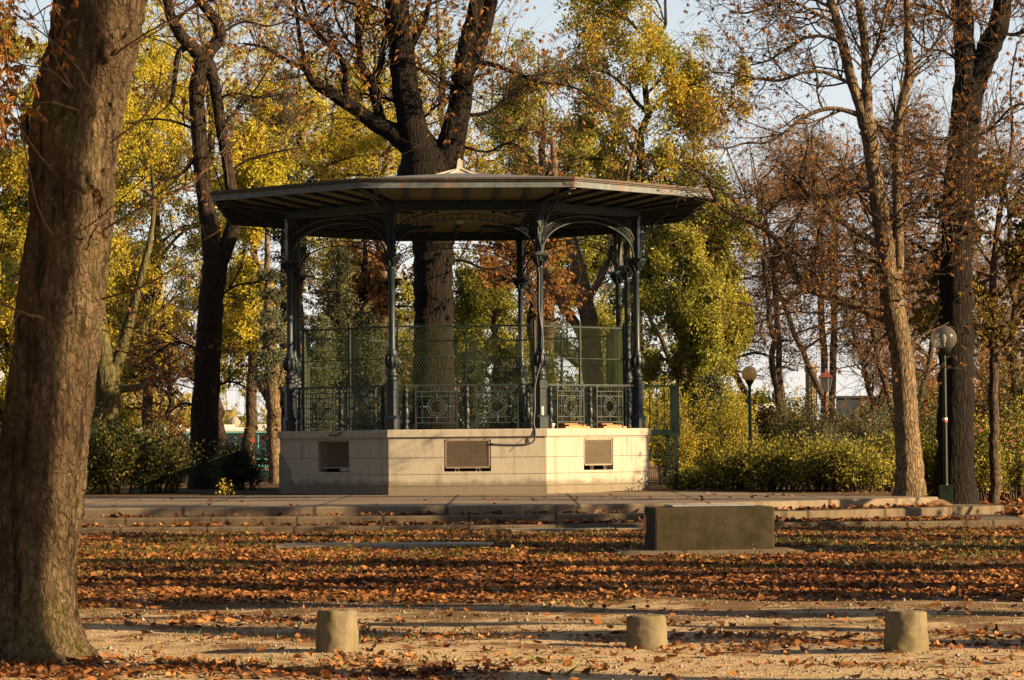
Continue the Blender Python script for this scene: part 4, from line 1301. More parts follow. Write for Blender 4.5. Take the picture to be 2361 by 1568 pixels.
# knots and old branch scars
for (x, y, s) in ((203, 425, .055), (262, 128, .05), (158, 268, .045), (60, 300, .06), (250, 528, .04), (95, 395, .06), (132, 255, .04)):
    p = P(x, y, FD)
    ci = c[np.argmin(np.abs(zc - p[2]))]
    dx = p[0] - ci[0]; yy = ci[1] - math.sqrt(max(ci[3] ** 2 - dx * dx, .0004))
    p = np.array([p[0], yy + .012, p[2]]); no = nrm(p - ci[:3])
    rr = crom([(s * 1.5, 0, -.015), (s * 1.25, 0, .02), (s * .95, 0, .034), (s * .7, 0, .026), (s * .3, 0, .008), (.002, 0, .004)], 12)
    A = nrm(np.cross(no, (0, 0, 1.0))); B = np.cross(A, no) * -1
    tt = np.arange(18) * 2 * PI / 18
    V = np.array([[p + no * q[2] + (A * math.cos(t_) + np.array([0, 0, 1.35]) * math.sin(t_)) * q[0] * (1 + .12 * math.sin(3 * t_ + x)) for t_ in tt] for q in rr])
    i = np.arange(11)[:, None]; j = np.arange(18)[None, :]; k = (j + 1) % 18
    mb.add_arr(V, np.stack([i * 18 + j, i * 18 + k, (i + 1) * 18 + k, (i + 1) * 18 + j], -1).reshape(-1, 4))
# crown limbs high above the frame
for (ax, ay, L_) in ((-.7, .3, 5), (.6, .5, 5), (.1, -.8, 4.5), (.5, -.5, 4), (-.5, -.5, 4)):
    s0 = c[-1, :3] - np.array([0, 0, rg.uniform(.1, 2.0)])
    mb.tube(crom([s0, s0 + np.array([ax, ay, .9]) * L_ * .4, s0 + np.array([ax * 1.2, ay * 1.2, 1.0]) * L_], 10), np.linspace(.16, .05, 10), 8)
sp = [  # shoots seen against the trunk and to its left, ending in dry leaves
    [(210, 205, 6), (150, 120, 4), (60, 50, 3), (-20, -10, 2)], [(170, 205, 5), (135, 150, 4), (105, 60, 3), (75, -20, 2)],
    [(180, 255, 6), (110, 235, 4), (40, 250, 3), (-40, 246, 2)], [(165, 205, 5), (120, 165, 4), (60, 150, 3), (-30, 130, 2)],
    [(115, 385, 6), (70, 330, 4), (30, 270, 3), (-30, 200, 2)], [(120, 540, 5), (85, 470, 4), (55, 330, 3), (20, 150, 2), (5, 60, 2)],
    [(262, 128, 6), (330, 80, 4), (420, 30, 3), (470, -10, 2)], [(300, 110, 5), (380, 60, 4), (450, 10, 3), (480, -20, 2)],
    [(240, 530, 5), (320, 480, 4), (400, 420, 3), (470, 330, 2)], [(255, 330, 5), (330, 270, 4), (365, 200, 3), (372, 150, 2)],
    [(100, 735, 9), (50, 720, 6), (10, 700, 5), (-40, 660, 4)], [(235, 690, 5), (320, 665, 4), (400, 620, 3), (470, 595, 2)],
    [(240, 60, 5), (225, 20, 4), (215, -30, 2)], [(150, 20, 6), (120, 10, 4), (60, 45, 3), (20, 20, 2)], [(178, 45, 5), (152, 48, 3), (130, 25, 2)],
    [(270, 545, 5), (360, 470, 3), (440, 420, 3), (520, 340, 2)], [(130, 560, 4), (220, 510, 3), (300, 440, 2), (350, 400, 2)]]
lim = []
for s in sp:
    z_ = rg.uniform(-.9, -.1)
    lim.append(sheet_limb(FD, [(x, y, w * 1.05, -.35 + z_ * k * .25) for k, (x, y, w) in enumerate(s)], 14, .35, rg))
tw = MB(); lp, lr = as_batch(lim, 14); tw.batch(lp, lr, 6)
t2, r2 = spawn(lp, lr, 4, .38, .7, rg, 6, .3, 1, .1, .5, .6, .0028); tw.batch(t2, r2, 4)
left = t2[(t2[:, -1, 0] < -2.75)]
lf = fans(np.concatenate([on_tubes(left, 3, rg, .02, .4), on_tubes(t2[rg.uniform(0, 1, len(t2)) < .16], 1, rg, .01, .9)]), .075, rg, .7, 4, 1.0, .26)
# dry leaf sprays at the upper left
q = np.array([P(x, y, FD + rg.uniform(-1.2, .6)) for x, y in zip(rg.uniform(-60, 62, 330) * rg.uniform(.4, 1, 330), rg.uniform(-20, 330, 330))])
l3 = fans(q, .075, rg, .8, 5, 1.0, .26)
lf.add_arr(np.concatenate(l3.v), np.concatenate(l3.idx).reshape(-1, 3))
# its leafy crown high above the picture
g_ = np.random.default_rng(9); v_ = nrm(g_.normal(size=(9000, 3))) * g_.uniform(.45, 1, (9000, 1))
hp = np.array([-2.0, 22.5, 13.0]) + v_ * np.array([6.5, 6.5, 4.2])
l4 = fans(hp, .28, g_, .8, 4, .8, .4); lf.add_arr(np.concatenate(l4.v), np.concatenate(l4.idx).reshape(-1, 3))
base = c[0, :3].copy(); base[2] = 0
finish_tree('chestnut_tree', base, 'massive grey barked tree trunk filling the near left edge, with bare shoots and knots', 'tree', mb, M['bark_near'], tw, M['twig_pale'], lf, M['leaf_rust'])


# ---------------------------------------------------------------- trees drawn limb by limb
def drawn(name, d, limbs, label, wmat, seed, tw=(5, 1.6, 4, .7, 3), leaf=(0, .1, None), lim_n=18, sides=12, cat='tree', wt=1.0, droop=.5, fan=False, twt0=.15, wander=.45, extra=None, up=.12, group=None):
    rg = np.random.default_rng(seed)
    wood = MB(); cs = []
    for l in limbs:
        c = sheet_limb(d, l, max(10, 5 * len(l)), .045, rg)
        wide = c[:, 3].max() > .12
        wood.tube(c[:, :3], lump(c, rg), sides if wide else 7)
        cs.append(c)
    P_, R_ = as_batch(cs, lim_n)
    # secondary growth only from limbs thin enough or long enough
    k1, L1, k2, L2, k3 = tw
    tb = MB()
    sel = np.array([not (c[:, 3].mean() > .26) for c in cs])
    Pn, Rn = P_[sel], R_[sel]
    a, ar = spawn(Pn, np.minimum(Rn, .05), k1, L1, .95, rg, 7, twt0, 1, up, wander, .6, .009)
    tb.batch(a, ar, 5)
    b, br = spawn(a, ar, k2, L2, .8, rg, 6, .2, 1, up * .6, wander, .7, .006); tb.batch(b, br, 4)
    lv = None
    ends = b
    if k3:
        c3, cr = spawn(b, br, k3, L2 * .5, .8, rg, 4, .2, 1, .1, wander, .8, .0045); tb.batch(c3, cr, 3); ends = c3
    if leaf[0]:
        m = leaf[0]
        if m < 1: pts = on_tubes(ends[rg.uniform(0, 1, len(ends)) < m], 1, rg, .03, .5)
        else: pts = on_tubes(ends, int(m), rg, .05, .2)
        lv = fans(pts, leaf[1], rg, .8, 4, droop, .34) if fan else leaves(pts, leaf[1], droop, .5, rg)
    base = cs[0][0, :3].copy()
    return finish_tree(name, base, label, cat, wood, wmat, tb, M['twig'], lv, leaf[2], group)


T2 = [[(466, 1160, 84), (467, 1120, 70), (470, 1000, 66), (478, 850, 62), (487, 700, 58), (495, 625, 56), (490, 570, 48), (480, 500, 40), (470, 440, 37), (463, 368, 36), (458, 290, 36), (453, 210, 36), (466, 150, 42), (472, 135, 44)],
      [(497, 640, 40), (512, 600, 38), (528, 550, 36), (540, 500, 32), (532, 430, 28), (526, 390, 26), (515, 331, 25), (504, 257, 26), (492, 180, 28), (474, 138, 34)],
      [(472, 140, 36), (445, 110, 32), (420, 85, 29), (397, 45, 25), (386, 0, 22), (380, -60, 18), (370, -160, 14)],
      [(472, 140, 34), (482, 118, 32), (503, 92, 32), (504, 62, 30), (488, 35, 26), (471, 15, 23), (452, -10, 20), (440, -80, 16)],
      [(435, 100, 18), (412, 125, 16), (405, 165, 13), (400, 210, 11), (392, 240, 8)], [(512, 290, 9), (560, 240, 7), (600, 190, 5), (640, 120, 4)],
      [(524, 400, 8), (570, 370, 6), (640, 350, 5), (700, 340, 3)], [(455, 300, 8), (400, 280, 6), (350, 275, 5), (300, 285, 4)],
      [(460, 350, 8), (420, 400, 6), (370, 420, 5), (320, 470, 4)], [(397, 60, 8), (440, 20, 6), (520, -10, 5)], [(505, 80, 8), (560, 50, 6), (620, 60, 5), (680, 40, 3)],
      [(500, 230, 7), (540, 215, 6), (600, 225, 5), (660, 215, 3)], [(490, 700, 7), (540, 660, 5), (600, 650, 4)], [(480, 820, 7), (420, 790, 5), (380, 800, 4), (340, 830, 3)],
      [(478, 900, 7), (530, 880, 5), (580, 900, 4)], [(474, 960, 6), (430, 930, 5), (390, 950, 3)]]
drawn('chestnut_tree', 75, T2, 'dark twin stemmed tree whose stems cross under the sky beside the left roof edge', M['bark_dark'], 21, (8, 1.5, 5, .8, 3), (.55, .15, M['leaf_rust']), droop=.8, fan=True)

T3 = [[(1003, 1075, 112), (1002, 1000, 102), (1000, 900, 98), (1000, 800, 94), (999, 700, 92), (999, 620, 92), (1000, 560, 98), (993, 480, 125), (985, 420, 140), (978, 375, 120), (958, 320, 78), (943, 260, 66), (933, 190, 62), (928, 120, 60), (918, 40, 56), (910, -40, 52), (900, -160, 40)],
      [(1010, 430, 90), (1030, 370, 74), (1045, 310, 62), (1058, 250, 56), (1066, 190, 52), (1072, 130, 46), (1085, 70, 40), (1100, 10, 40), (1110, -60, 34), (1120, -160, 28)],
      [(1072, 180, 34), (1095, 130, 34), (1115, 70, 34), (1130, 10, 32), (1150, -50, 26), (1180, -140, 18)],
      [(945, 335, 54), (905, 305, 46), (865, 285, 38), (825, 255, 34), (790, 232, 30), (758, 212, 26), (728, 195, 20), (708, 165, 15), (695, 110, 12), (685, 40, 9), (680, -30, 7)],
      [(735, 200, 16), (700, 160, 12), (660, 140, 10), (610, 110, 8), (560, 100, 5)],
      [(885, 295, 24), (868, 240, 24), (860, 190, 26), (853, 178, 24)],
      [(856, 182, 18), (835, 160, 14), (827, 110, 14), (825, 60, 15), (830, 10, 13), (835, -60, 10)], [(862, 182, 18), (878, 150, 14), (885, 100, 13), (890, 60, 12), (900, 20, 10)],
      [(792, 236, 18), (797, 195, 15), (788, 140, 14), (765, 110, 13), (735, 80, 11), (705, 30, 9), (690, -20, 7)], [(830, 120, 9), (800, 90, 7), (775, 40, 6), (770, -20, 5)],
      [(940, 130, 14), (960, 85, 15), (980, 45, 13), (990, 0, 11), (1000, -60, 8)], [(1080, 140, 12), (1140, 150, 12), (1180, 165, 10), (1250, 190, 8), (1320, 200, 6), (1400, 250, 4)],
      [(1060, 265, 10), (1120, 260, 8), (1180, 220, 6), (1240, 180, 4)], [(1045, 330, 8), (1120, 350, 6), (1180, 330, 5), (1240, 380, 4)],
      [(930, 240, 9), (880, 225, 7), (830, 215, 5)], [(1000, 620, 9), (1060, 600, 7), (1120, 620, 5), (1180, 610, 4)], [(935, 150, 8), (1000, 170, 7), (1040, 200, 5)], [(950, 300, 7), (1000, 250, 6), (1040, 220, 4)], [(920, 50, 12), (870, 20, 10), (820, 10, 9), (770, -10, 8)]]
drawn('chestnut_tree', 80, T3, 'huge dark tree rising right behind the bandstand roof and forking into thick limbs', M['bark_shaded'], 31, (12, 2.0, 6, .9, 3), (.75, .16, M['leaf_rust']), droop=.9, fan=True, sides=16)

T4 = [[(2099, 1150, 86), (2098, 1120, 72), (2095, 1050, 62), (2089, 950, 57), (2082, 850, 54), (2071, 770, 52), (2058, 700, 54), (2050, 640, 48), (2042, 570, 43), (2030, 500, 42), (2020, 420, 38), (2008, 340, 37), (1998, 285, 40), (1992, 262, 36)],
      [(1994, 270, 30), (1982, 240, 25), (1965, 190, 24), (1950, 130, 24), (1938, 80, 22), (1925, 35, 20), (1912, -10, 19), (1895, -80, 16), (1880, -160, 12)],
      [(1998, 270, 28), (1999, 220, 24), (1996, 160, 21), (1994, 110, 20), (1988, 60, 19), (1980, 10, 18), (1972, -60, 15), (1965, -150, 10)],
      [(2058, 690, 28), (2072, 610, 25), (2070, 520, 24), (2069, 430, 24), (2068, 350, 24), (2070, 300, 24), (2080, 240, 22), (2092, 190, 21), (2098, 150, 22), (2092, 110, 19), (2092, 50, 16), (2090, -20, 14), (2086, -120, 10)],
      [(2016, 275, 11), (2030, 295, 13), (2048, 305, 14), (2066, 300, 14)],
      [(2056, 738, 40), (2030, 727, 30), (1990, 712, 25), (1945, 695, 23), (1900, 678, 21), (1865, 665, 20), (1840, 640, 18), (1818, 600, 16), (1800, 565, 15), (1778, 540, 14), (1750, 520, 13), (1715, 503, 12), (1680, 490, 10), (1655, 470, 9), (1640, 440, 8), (1620, 400, 6)],
      [(2045, 575, 30), (2020, 562, 20), (1985, 540, 15), (1945, 515, 13), (1910, 490, 12), (1880, 465, 12), (1850, 430, 10), (1820, 395, 8), (1790, 370, 6)],
      [(2030, 452, 18), (2010, 440, 15), (1980, 437, 14), (1940, 447, 13), (1900, 456, 12), (1860, 458, 10), (1820, 455, 8), (1780, 470, 5)],
      [(1994, 272, 16), (1960, 258, 12), (1920, 250, 10), (1880, 258, 10), (1840, 280, 8), (1810, 305, 7), (1770, 328, 6), (1720, 330, 5), (1670, 345, 3)],
      [(1996, 225, 12), (1970, 200, 10), (1930, 178, 9), (1890, 165, 8), (1850, 168, 8), (1800, 185, 7), (1750, 182, 6), (1700, 170, 4)],
      [(1955, 120, 11), (1930, 95, 9), (1890, 83, 8), (1850, 90, 7), (1810, 115, 6), (1770, 140, 5), (1730, 150, 4)],
      [(1940, 60, 11), (1910, 45, 9), (1870, 25, 8), (1830, 5, 7), (1780, 10, 6), (1720, 30, 5), (1680, 25, 4)], [(1920, 20, 9), (1880, 0, 8), (1840, -20, 7)],
      [(1998, 175, 9), (2010, 140, 8), (2030, 80, 8), (2045, 10, 8), (2060, -60, 6)], [(2095, 160, 7), (2140, 120, 6), (2190, 60, 5), (2230, 20, 3)],
      [(2070, 420, 8), (2120, 380, 6), (2180, 330, 5), (2230, 300, 3)], [(2072, 520, 8), (2120, 490, 6), (2170, 500, 5), (2230, 470, 3)], [(2060, 640, 8), (2010, 600, 6), (1950, 590, 5), (1900, 600, 3)],
      [(1860, 462, 9), (1840, 500, 8), (1810, 540, 6), (1790, 590, 5)], [(2055, 760, 8), (2000, 800, 6), (1950, 790, 4)], [(2040, 560, 8), (2000, 640, 6), (1960, 650, 5)]]
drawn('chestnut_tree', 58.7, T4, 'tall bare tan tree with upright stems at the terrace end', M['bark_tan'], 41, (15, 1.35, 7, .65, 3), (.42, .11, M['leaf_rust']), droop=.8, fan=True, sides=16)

T5 = [[(2207, 1180, 120), (2206, 1150, 102), (2203, 1050, 87), (2205, 900, 82), (2206, 760, 78), (2205, 600, 74), (2212, 450, 73), (2224, 300, 70), (2232, 220, 68), (2228, 150, 52), (2222, 80, 48), (2218, 0, 47), (2212, -100, 42), (2205, -220, 34)],
      [(2236, 230, 56), (2258, 160, 56), (2282, 105, 54), (2303, 55, 50), (2312, 10, 42), (2310, -60, 36), (2325, -180, 26)],
      [(2210, 420, 8), (2160, 400, 6), (2100, 420, 5)], [(2225, 320, 8), (2280, 300, 7), (2330, 250, 6), (2380, 230, 4)], [(2205, 560, 8), (2150, 580, 6), (2100, 560, 4)], [(2230, 160, 8), (2180, 120, 6), (2130, 110, 5), (2090, 60, 3)],
      [(2218, 60, 9), (2170, 30, 8), (2110, 10, 6)], [(2300, 70, 9), (2340, 80, 8), (2390, 60, 6)], [(2215, 400, 7), (2260, 420, 6), (2330, 400, 4)], [(2212, 480, 7), (2160, 500, 6), (2090, 500, 4), (2040, 520, 3)]]
drawn('chestnut_tree', 68, T5, 'thick tree trunk with shade painted into its blackish bark directly behind the tall grey globe lamp', M['bark_shaded'], 51, (12, 1.5, 6, .8, 3), (.6, .17, M['leaf_rust']), droop=.8, fan=True, sides=16)

# thin young tree with dark drooping leaves
rg = np.random.default_rng(61)
T6 = [[(2293, 1180, 32), (2293, 1150, 27), (2293, 1050, 24), (2292, 950, 23), (2291, 850, 22), (2290, 750, 20), (2290, 650, 17), (2298, 550, 14), (2310, 460, 12), (2325, 380, 9), (2335, 300, 7), (2330, 200, 5), (2345, 100, 4)],
      [(2290, 760, 9), (2250, 700, 7), (2210, 650, 6), (2180, 600, 5), (2165, 560, 3)], [(2290, 700, 9), (2330, 650, 7), (2380, 610, 6), (2430, 570, 5)], [(2292, 620, 8), (2250, 560, 6), (2210, 510, 5), (2190, 490, 3)], [(2300, 540, 8), (2350, 480, 7), (2410, 430, 5)],
      [(2293, 830, 7), (2340, 760, 6), (2390, 700, 5)], [(2310, 450, 7), (2280, 410, 6), (2250, 400, 4)], [(2292, 640, 7), (2240, 660, 6), (2190, 690, 5), (2150, 700, 3)], [(2300, 560, 8), (2380, 560, 6), (2440, 500, 5)], [(2291, 790, 7), (2240, 740, 5), (2190, 735, 4)]]
wood = MB(); cs = []
for l in T6:
    c = sheet_limb(68.6, l, 5 * len(l), .12, rg); wood.tube(c[:, :3], c[:, 3], 12 if l[0][2] > 20 else 7); cs.append(c)
P_, R_ = as_batch(cs[1:], 14); tb = MB()
a, ar = spawn(P_, R_, 9, .75, .8, rg, 6, .1, 1, -.02, .4, .6, .006); tb.batch(a, ar, 4)
b, br = spawn(a, ar, 4, .35, .8, rg, 5, .2, 1, -.05, .4, .7, .004); tb.batch(b, br, 3)
pts = on_tubes(b, 11, rg, .16, .1)
keep = pts[:, 2] > 3.1
lf = fans(pts[keep], .18, rg, .75, 4, .7, .42)
finish_tree('young_chestnut_tree', cs[0][0, :3], 'slim young tree by the rose bushes with drooping dull green and yellow leaves', 'tree', wood, M['bark_mid'], tb, M['twig'], lf, M['leaf_dark'])

T7 = [[(250, 1080, 82), (250, 1020, 66), (248, 950, 60), (247, 900, 62), (245, 860, 60), (238, 810, 46), (230, 760, 36), (226, 700, 32), (220, 620, 28), (212, 540, 24), (205, 450, 20), (200, 350, 16)],
      [(252, 870, 44), (268, 840, 34), (284, 795, 28), (298, 740, 24), (312, 690, 20), (330, 620, 16), (346, 555, 13), (355, 470, 10), (350, 380, 8)],
      [(258, 900, 20), (300, 895, 17), (345, 885, 16), (385, 860, 14), (420, 825, 12), (450, 790, 9)], [(290, 780, 10), (340, 740, 8), (400, 690, 6)], [(215, 600, 9), (160, 560, 8), (110, 520, 6)], [(225, 740, 10), (170, 700, 8), (120, 690, 6)]]
drawn('maple_tree', 95, T7, 'mossy forked tree trunk standing close behind the big foreground trunk', M['bark_moss'], 71, (8, 2.2, 4, 1.0, 3), (.5, .16, M['leaf_rust']), droop=.7)

T8 = [[(635, 1125, 36), (634, 1090, 32), (632, 1000, 34), (630, 940, 34), (627, 880, 36), (623, 830, 32), (620, 760, 26), (618, 680, 20), (616, 600, 14), (615, 500, 8)], [(622, 930, 13), (606, 905, 12), (592, 880, 10), (585, 850, 7)], [(632, 900, 10), (650, 870, 10), (655, 840, 8)]]
wood = MB(); cs = []; rg = np.random.default_rng(81)
for l in T8:
    c = sheet_limb(85, l, 5 * len(l), .1, rg); wood.tube(c[:, :3], lump(c, rg), 12); cs.append(c)
tb = MB(); pls = []
def layered(x0, x1, y, d, n, droopx, rg, tbm):
    """flat sprays of needles along layered boughs"""
    out = []
    xm = (x0 + x1) / 2
    for q in range(n):
        sx = rg.uniform(x0, x1); dz = rg.uniform(-1.6, 1.6)
        c = crom([(*P(xm, y - rg.uniform(-10, 25), d), .03), (*P((sx + xm) / 2, y - rg.uniform(0, 25), d + dz * .6), .02), (*P(sx, y + abs(sx - xm) * droopx + rg.uniform(-8, 14), d + dz), .008)], 9)
        tbm.tube(c[:, :3], c[:, 3], 4, cap=False); out.append(c[:, :3])
    return np.array(out)
for (x0, x1, y, n) in ((585, 668, 830, 26), (600, 672, 780, 22), (560, 665, 880, 10), (590, 660, 740, 14), (600, 650, 690, 12), (595, 640, 640, 10)):
    pls.append(layered(x0, x1, y, 85, n, .25, rg, tb))
pl_ = np.concatenate(pls); pts = on_tubes(pl_, 90, rg, .0, .15); pts += rg.normal(0, 1, pts.shape) * np.array([.16, .2, .05])
finish_tree('cedar_tree', cs[0][0, :3], 'small cedar with a pale lit trunk and flat dark boughs just left of the bandstand', 'tree', wood, M['bark_tan'], tb, M['bark_dark'], leaves(pts, .09, .1, .35, rg), M['leaf_cedar'])

# leaning trunk seen through the bandstand
T9 = [[(1372, 1080, 62), (1370, 980, 54), (1368, 880, 50), (1365, 800, 46), (1358, 740, 42), (1348, 690, 38), (1338, 640, 34), (1325, 580, 28), (1300, 500, 22), (1280, 420, 18), (1275, 320, 14)], [(1362, 790, 26), (1330, 750, 24), (1295, 700, 22), (1265, 650, 22), (1235, 590, 20), (1200, 540, 16), (1160, 480, 12)], [(1350, 700, 18), (1390, 630, 15), (1420, 540, 12), (1440, 440, 9), (1470, 300, 7)]]
drawn('maple_tree', 94, T9, 'tree with a leaning tan trunk seen through the bandstand wire mesh', M['bark_tan'], 91, (12, 2.2, 6, 1.0, 3), (2, .16, M['leaf_green']), droop=.6)


# ---------------------------------------------------------------- crowns of the trees further back
def crown_noise(d, seed):
    a = np.zeros(len(d)); g = np.random.default_rng(seed + 9000)
    for k in range(9):
        w = nrm(g.normal(size=3)) * g.uniform(2.5, 7); a += np.sin(d @ w + g.uniform(0, 6)) / 3.2
    return np.clip(a, -.7, .6)


def broad_tree(name, d, cx, cy, rx, ry, label, wmat, lmat, seed, stem=None, nl=14, nb=7, nt=4, per=22, leaf=.14, sparse=1.0, droop=.45, rd=None, blob=.26, trunk_w=30, weep=0.0, stems=1, up=.12, cat='tree', group=None, fan=False, thin=1.0, tmat=None):
    """trunk, limbs reaching into an ellipsoid crown, branches, twigs and leaves"""
    rg = np.random.default_rng(seed)
    s = d / FPX; C = P(cx, cy, d); A = np.array([rx * s, (rd or rx) * s, ry * s])
    bx = stem if stem is not None else cx
    b0 = P(bx, 1026, d); b0[2] = float(gz(b0[0], b0[1])) - .05
    wood = MB(); limbs = []
    for q in range(stems):
        off = rg.normal(0, .35, 3) * (stems > 1); off[2] = 0
        topz = C[2] + A[2] * .25
        fork = np.array([b0[0] + (C[0] - b0[0]) * .5, b0[1], max(b0[2] + 1.8, C[2] - A[2] * .75)]) + off * 3
        r0 = trunk_w * .5 * s * (1 if stems == 1 else .75)
        cc = crom([(*(b0 + off), r0 * 1.35), (*(b0 + off + np.array([0, 0, .6])), r0), (*fork, r0 * .8), (*(C + np.array([0, 0, A[2] * .1]) + off * 5), r0 * .45), (*(C + np.array([rg.normal(0, .2) * A[0], 0, A[2] * .85]) + off * 7), r0 * .12)], 22)
        cc[1:-1, :3] += rg.normal(0, r0 * .3, (20, 3)); wood.tube(cc[:, :3], cc[:, 3], 9); limbs.append(cc)
    L_ = []
    for q in range(nl):
        src = limbs[q % stems]
        v = nrm(rg.normal(size=3)); v[2] = v[2] * .9 + .05
        tgt = C + A * v * rg.uniform(.5, 1.08)
        k = int(np.clip(np.searchsorted(src[:, 2], tgt[2] - np.linalg.norm((tgt - C)[:2]) * .55), 5, 19)); o = src[k]
        m1 = o[:3] + (tgt - o[:3]) * .45 + np.array([0, 0, .12 * np.linalg.norm(tgt - o[:3])]) * (1 if not weep else 1.8)
        e_ = tgt - np.array([0, 0, weep * A[2] * .4])
        c = crom([(*o[:3], o[3] * .55), (*m1, o[3] * .32 + .01), (*tgt, .02), (*(e_ + rg.normal(0, .1, 3)), .012)], 14)
        c[1:, :3] += rg.normal(0, .05, (13, 3)) * A[0] * .12
        wood.tube(c[:, :3], c[:, 3], 6, cap=False); L_.append(c)
    P_ = np.array([c[:, :3] for c in L_]); R_ = np.array([c[:, 3] for c in L_])
    tb = MB()
    bl = A.mean() * .42
    a, ar = spawn(P_, R_, nb, bl, .9, rg, 7, .2, 1, up - weep * .5, .4, .6, .012); ar = ar * thin; tb.batch(a, ar, 4)
    b, br = spawn(a, ar, nt, bl * .5, .9, rg, 5, .2, 1, up * .5 - weep * .6, .5, .7, .007 * thin); tb.batch(b, br, 3)
    m = per * sparse * DENS
    if per >= 5 and leaf < .3: leaf *= .8; m *= 1.6
    if m >= 1: pts = on_tubes(b, int(m), rg, 0, .1)
    else: pts = on_tubes(b[rg.uniform(0, 1, len(b)) < m], 1, rg, 0, .2)
    pts = pts + rg.normal(0, blob * .5, pts.shape) * np.array([1, 1, .8 + weep])
    # keep foliage inside the crown's own ragged outline
    u = (pts - C) / A; rad_ = np.linalg.norm(u, axis=1)
    keep = (rad_ < 1.0 + .5 * crown_noise(u / (rad_[:, None] + 1e-6), seed)) & (pts[:, 2] > gz(pts[:, 0], pts[:, 1]) + .25)
    lf = fans(pts[keep], leaf, rg, .8, 4, .8, .36) if fan else leaves(pts[keep], leaf, droop, .55, rg)
    return finish_tree(name, b0, label, cat, wood, wmat, tb, tmat or M['twig'], lf, lmat, group)


bt = broad_tree
Y, O, G_, U, B_ = M['leaf_yellow'], M['leaf_olive'], M['leaf_green'], M['leaf_rust'], M['leaf_brown']
bt('maple_tree', 98, 60, 470, 230, 420, 'bright yellow green maple behind the top left, partly hidden by the foreground trunk', M['bark_mid'], O, 101, stem=90, nl=22, nb=9, nt=5, per=20)
bt('maple_tree', 104, 360, 520, 190, 470, 'golden yellow maple filling the gap between foreground trunk and twin stemmed tree', M['bark_mid'], Y, 102, stem=330, nl=22, nb=9, nt=5, per=17)
bt('maple_tree', 90, 585, 620, 105, 330, 'glowing yellow maple between the twin stemmed tree and the bandstand columns', M['bark_mid'], Y, 103, stem=575, nl=14, nb=8, nt=5, per=16)
bt('maple_tree', 112, 690, 330, 200, 230, 'loose yellow olive maple above the left half of the bandstand roof', M['bark_mid'], Y, 104, stem=690, nl=16, nb=8, nt=5, per=13)
bt('maple_tree', 118, 870, 300, 170, 330, 'pale yellow maple glimpsed between the limbs of the huge dark tree', M['bark_mid'], Y, 105, stem=880, nl=14, nb=7, nt=5, per=11)
bt('maple_tree', 108, 1250, 340, 190, 260, 'yellow green tree directly right of the huge forked tree, above the roof', M['bark_mid'], G_, 106, stem=1270, nl=16, nb=8, nt=5, per=15)
bt('maple_tree', 98, 1490, 230, 190, 330, 'tall loose green and yellow tree over the right half of the bandstand roof', M['bark_dark'], O, 107, stem=1460, nl=18, nb=8, nt=5, per=17, weep=.3)
bt('maple_tree', 92, 1590, 640, 180, 270, 'weeping yellow green tree whose foliage hangs right beside the bandstand', M['bark_mid'], G_, 108, stem=1560, nl=22, nb=9, nt=5, per=22, weep=.5)
bt('maple_tree', 100, 1140, 740, 150, 210, 'low green tree seen through the middle of the bandstand behind the dark trunk', M['bark_mid'], G_, 109, stem=1150, nl=14, nb=8, nt=5, per=14)
bt('chestnut_tree', 103, 840, 640, 130, 200, 'rusty leaved tree seen through the left bay of the bandstand', M['bark_dark'], U, 110, stem=800, nl=14, nb=8, nt=5, per=1.3, leaf=.2, fan=True)
bt('chestnut_tree', 90, 1220, 640, 150, 140, 'drooping rust leaved branches of a tree seen through the bandstand centre', M['bark_dark'], U, 111, stem=1235, nl=12, nb=7, nt=5, per=1.2, leaf=.2, fan=True)
# bare rusty chestnuts at the right
for (d, cx, cy, rx, ry, st, ns, lab, sd, pr) in (
        (100, 1800, 600, 170, 300, 1822, 3, 'multi stemmed bare chestnut with thin rusty leaves behind the amber globe lamp', 121, 2),
        (112, 1960, 640, 150, 330, 2030, 2, 'bare rusty chestnut standing between the amber lamp and the tan lit tree', 122, 2),
        (92, 2160, 560, 150, 330, 2135, 2, 'rusty twiggy chestnut filling the space between the tan tree and the black trunk', 123, 2),
        (96, 2330, 560, 150, 380, 2350, 1, 'twiggy rust leaved chestnut behind the slim young tree', 124, 2),
        (120, 1720, 740, 130, 190, 1700, 2, 'small distant rusty chestnut just right of the weeping tree', 125, 2),
        (118, 2080, 780, 200, 200, 2075, 2, 'low far rusty chestnut glimpsed on both sides of the tan tree', 130, 3), (125, 2300, 780, 170, 220, 2260, 2, 'far rusty chestnut low behind the slim young tree', 131, 3), (128, 1860, 420, 140, 130, 1900, 2, 'far chestnut whose thin rusty top shows under the long bare branches', 132, 2)):
    bt('chestnut_tree', d, cx, cy, rx, ry, lab, M['bark_mid'], M['leaf_tan'], sd, stem=st, nl=28, nb=12, nt=10, per=pr * .46, leaf=.085, trunk_w=24, thin=.6, tmat=M['twig_pale'], stems=ns, blob=.1, fan=True, up=.35)
bt('maple_tree', 92, 20, 820, 150, 230, 'yellow green tree showing at the very left edge behind the foreground trunk', M['bark_mid'], Y, 133, stem=-20, nl=16, nb=8, nt=5, per=16)
bt('maple_tree', 120, 470, 760, 200, 200, 'far olive maple low behind the twin stemmed tree', M['bark_mid'], O, 134, stem=520, nl=16, nb=8, nt=5, per=14)
bt('maple_tree', 126, 900, 800, 220, 200, 'far green maple low behind the left bandstand bays', M['bark_mid'], G_, 135, stem=930, nl=16, nb=8, nt=5, per=12)
bt('maple_tree', 118, 250, 770, 160, 170, 'far golden maple low between the big foreground trunk and the twin stemmed tree', M['bark_mid'], Y, 136, stem=270, nl=16, nb=8, nt=5, per=13)
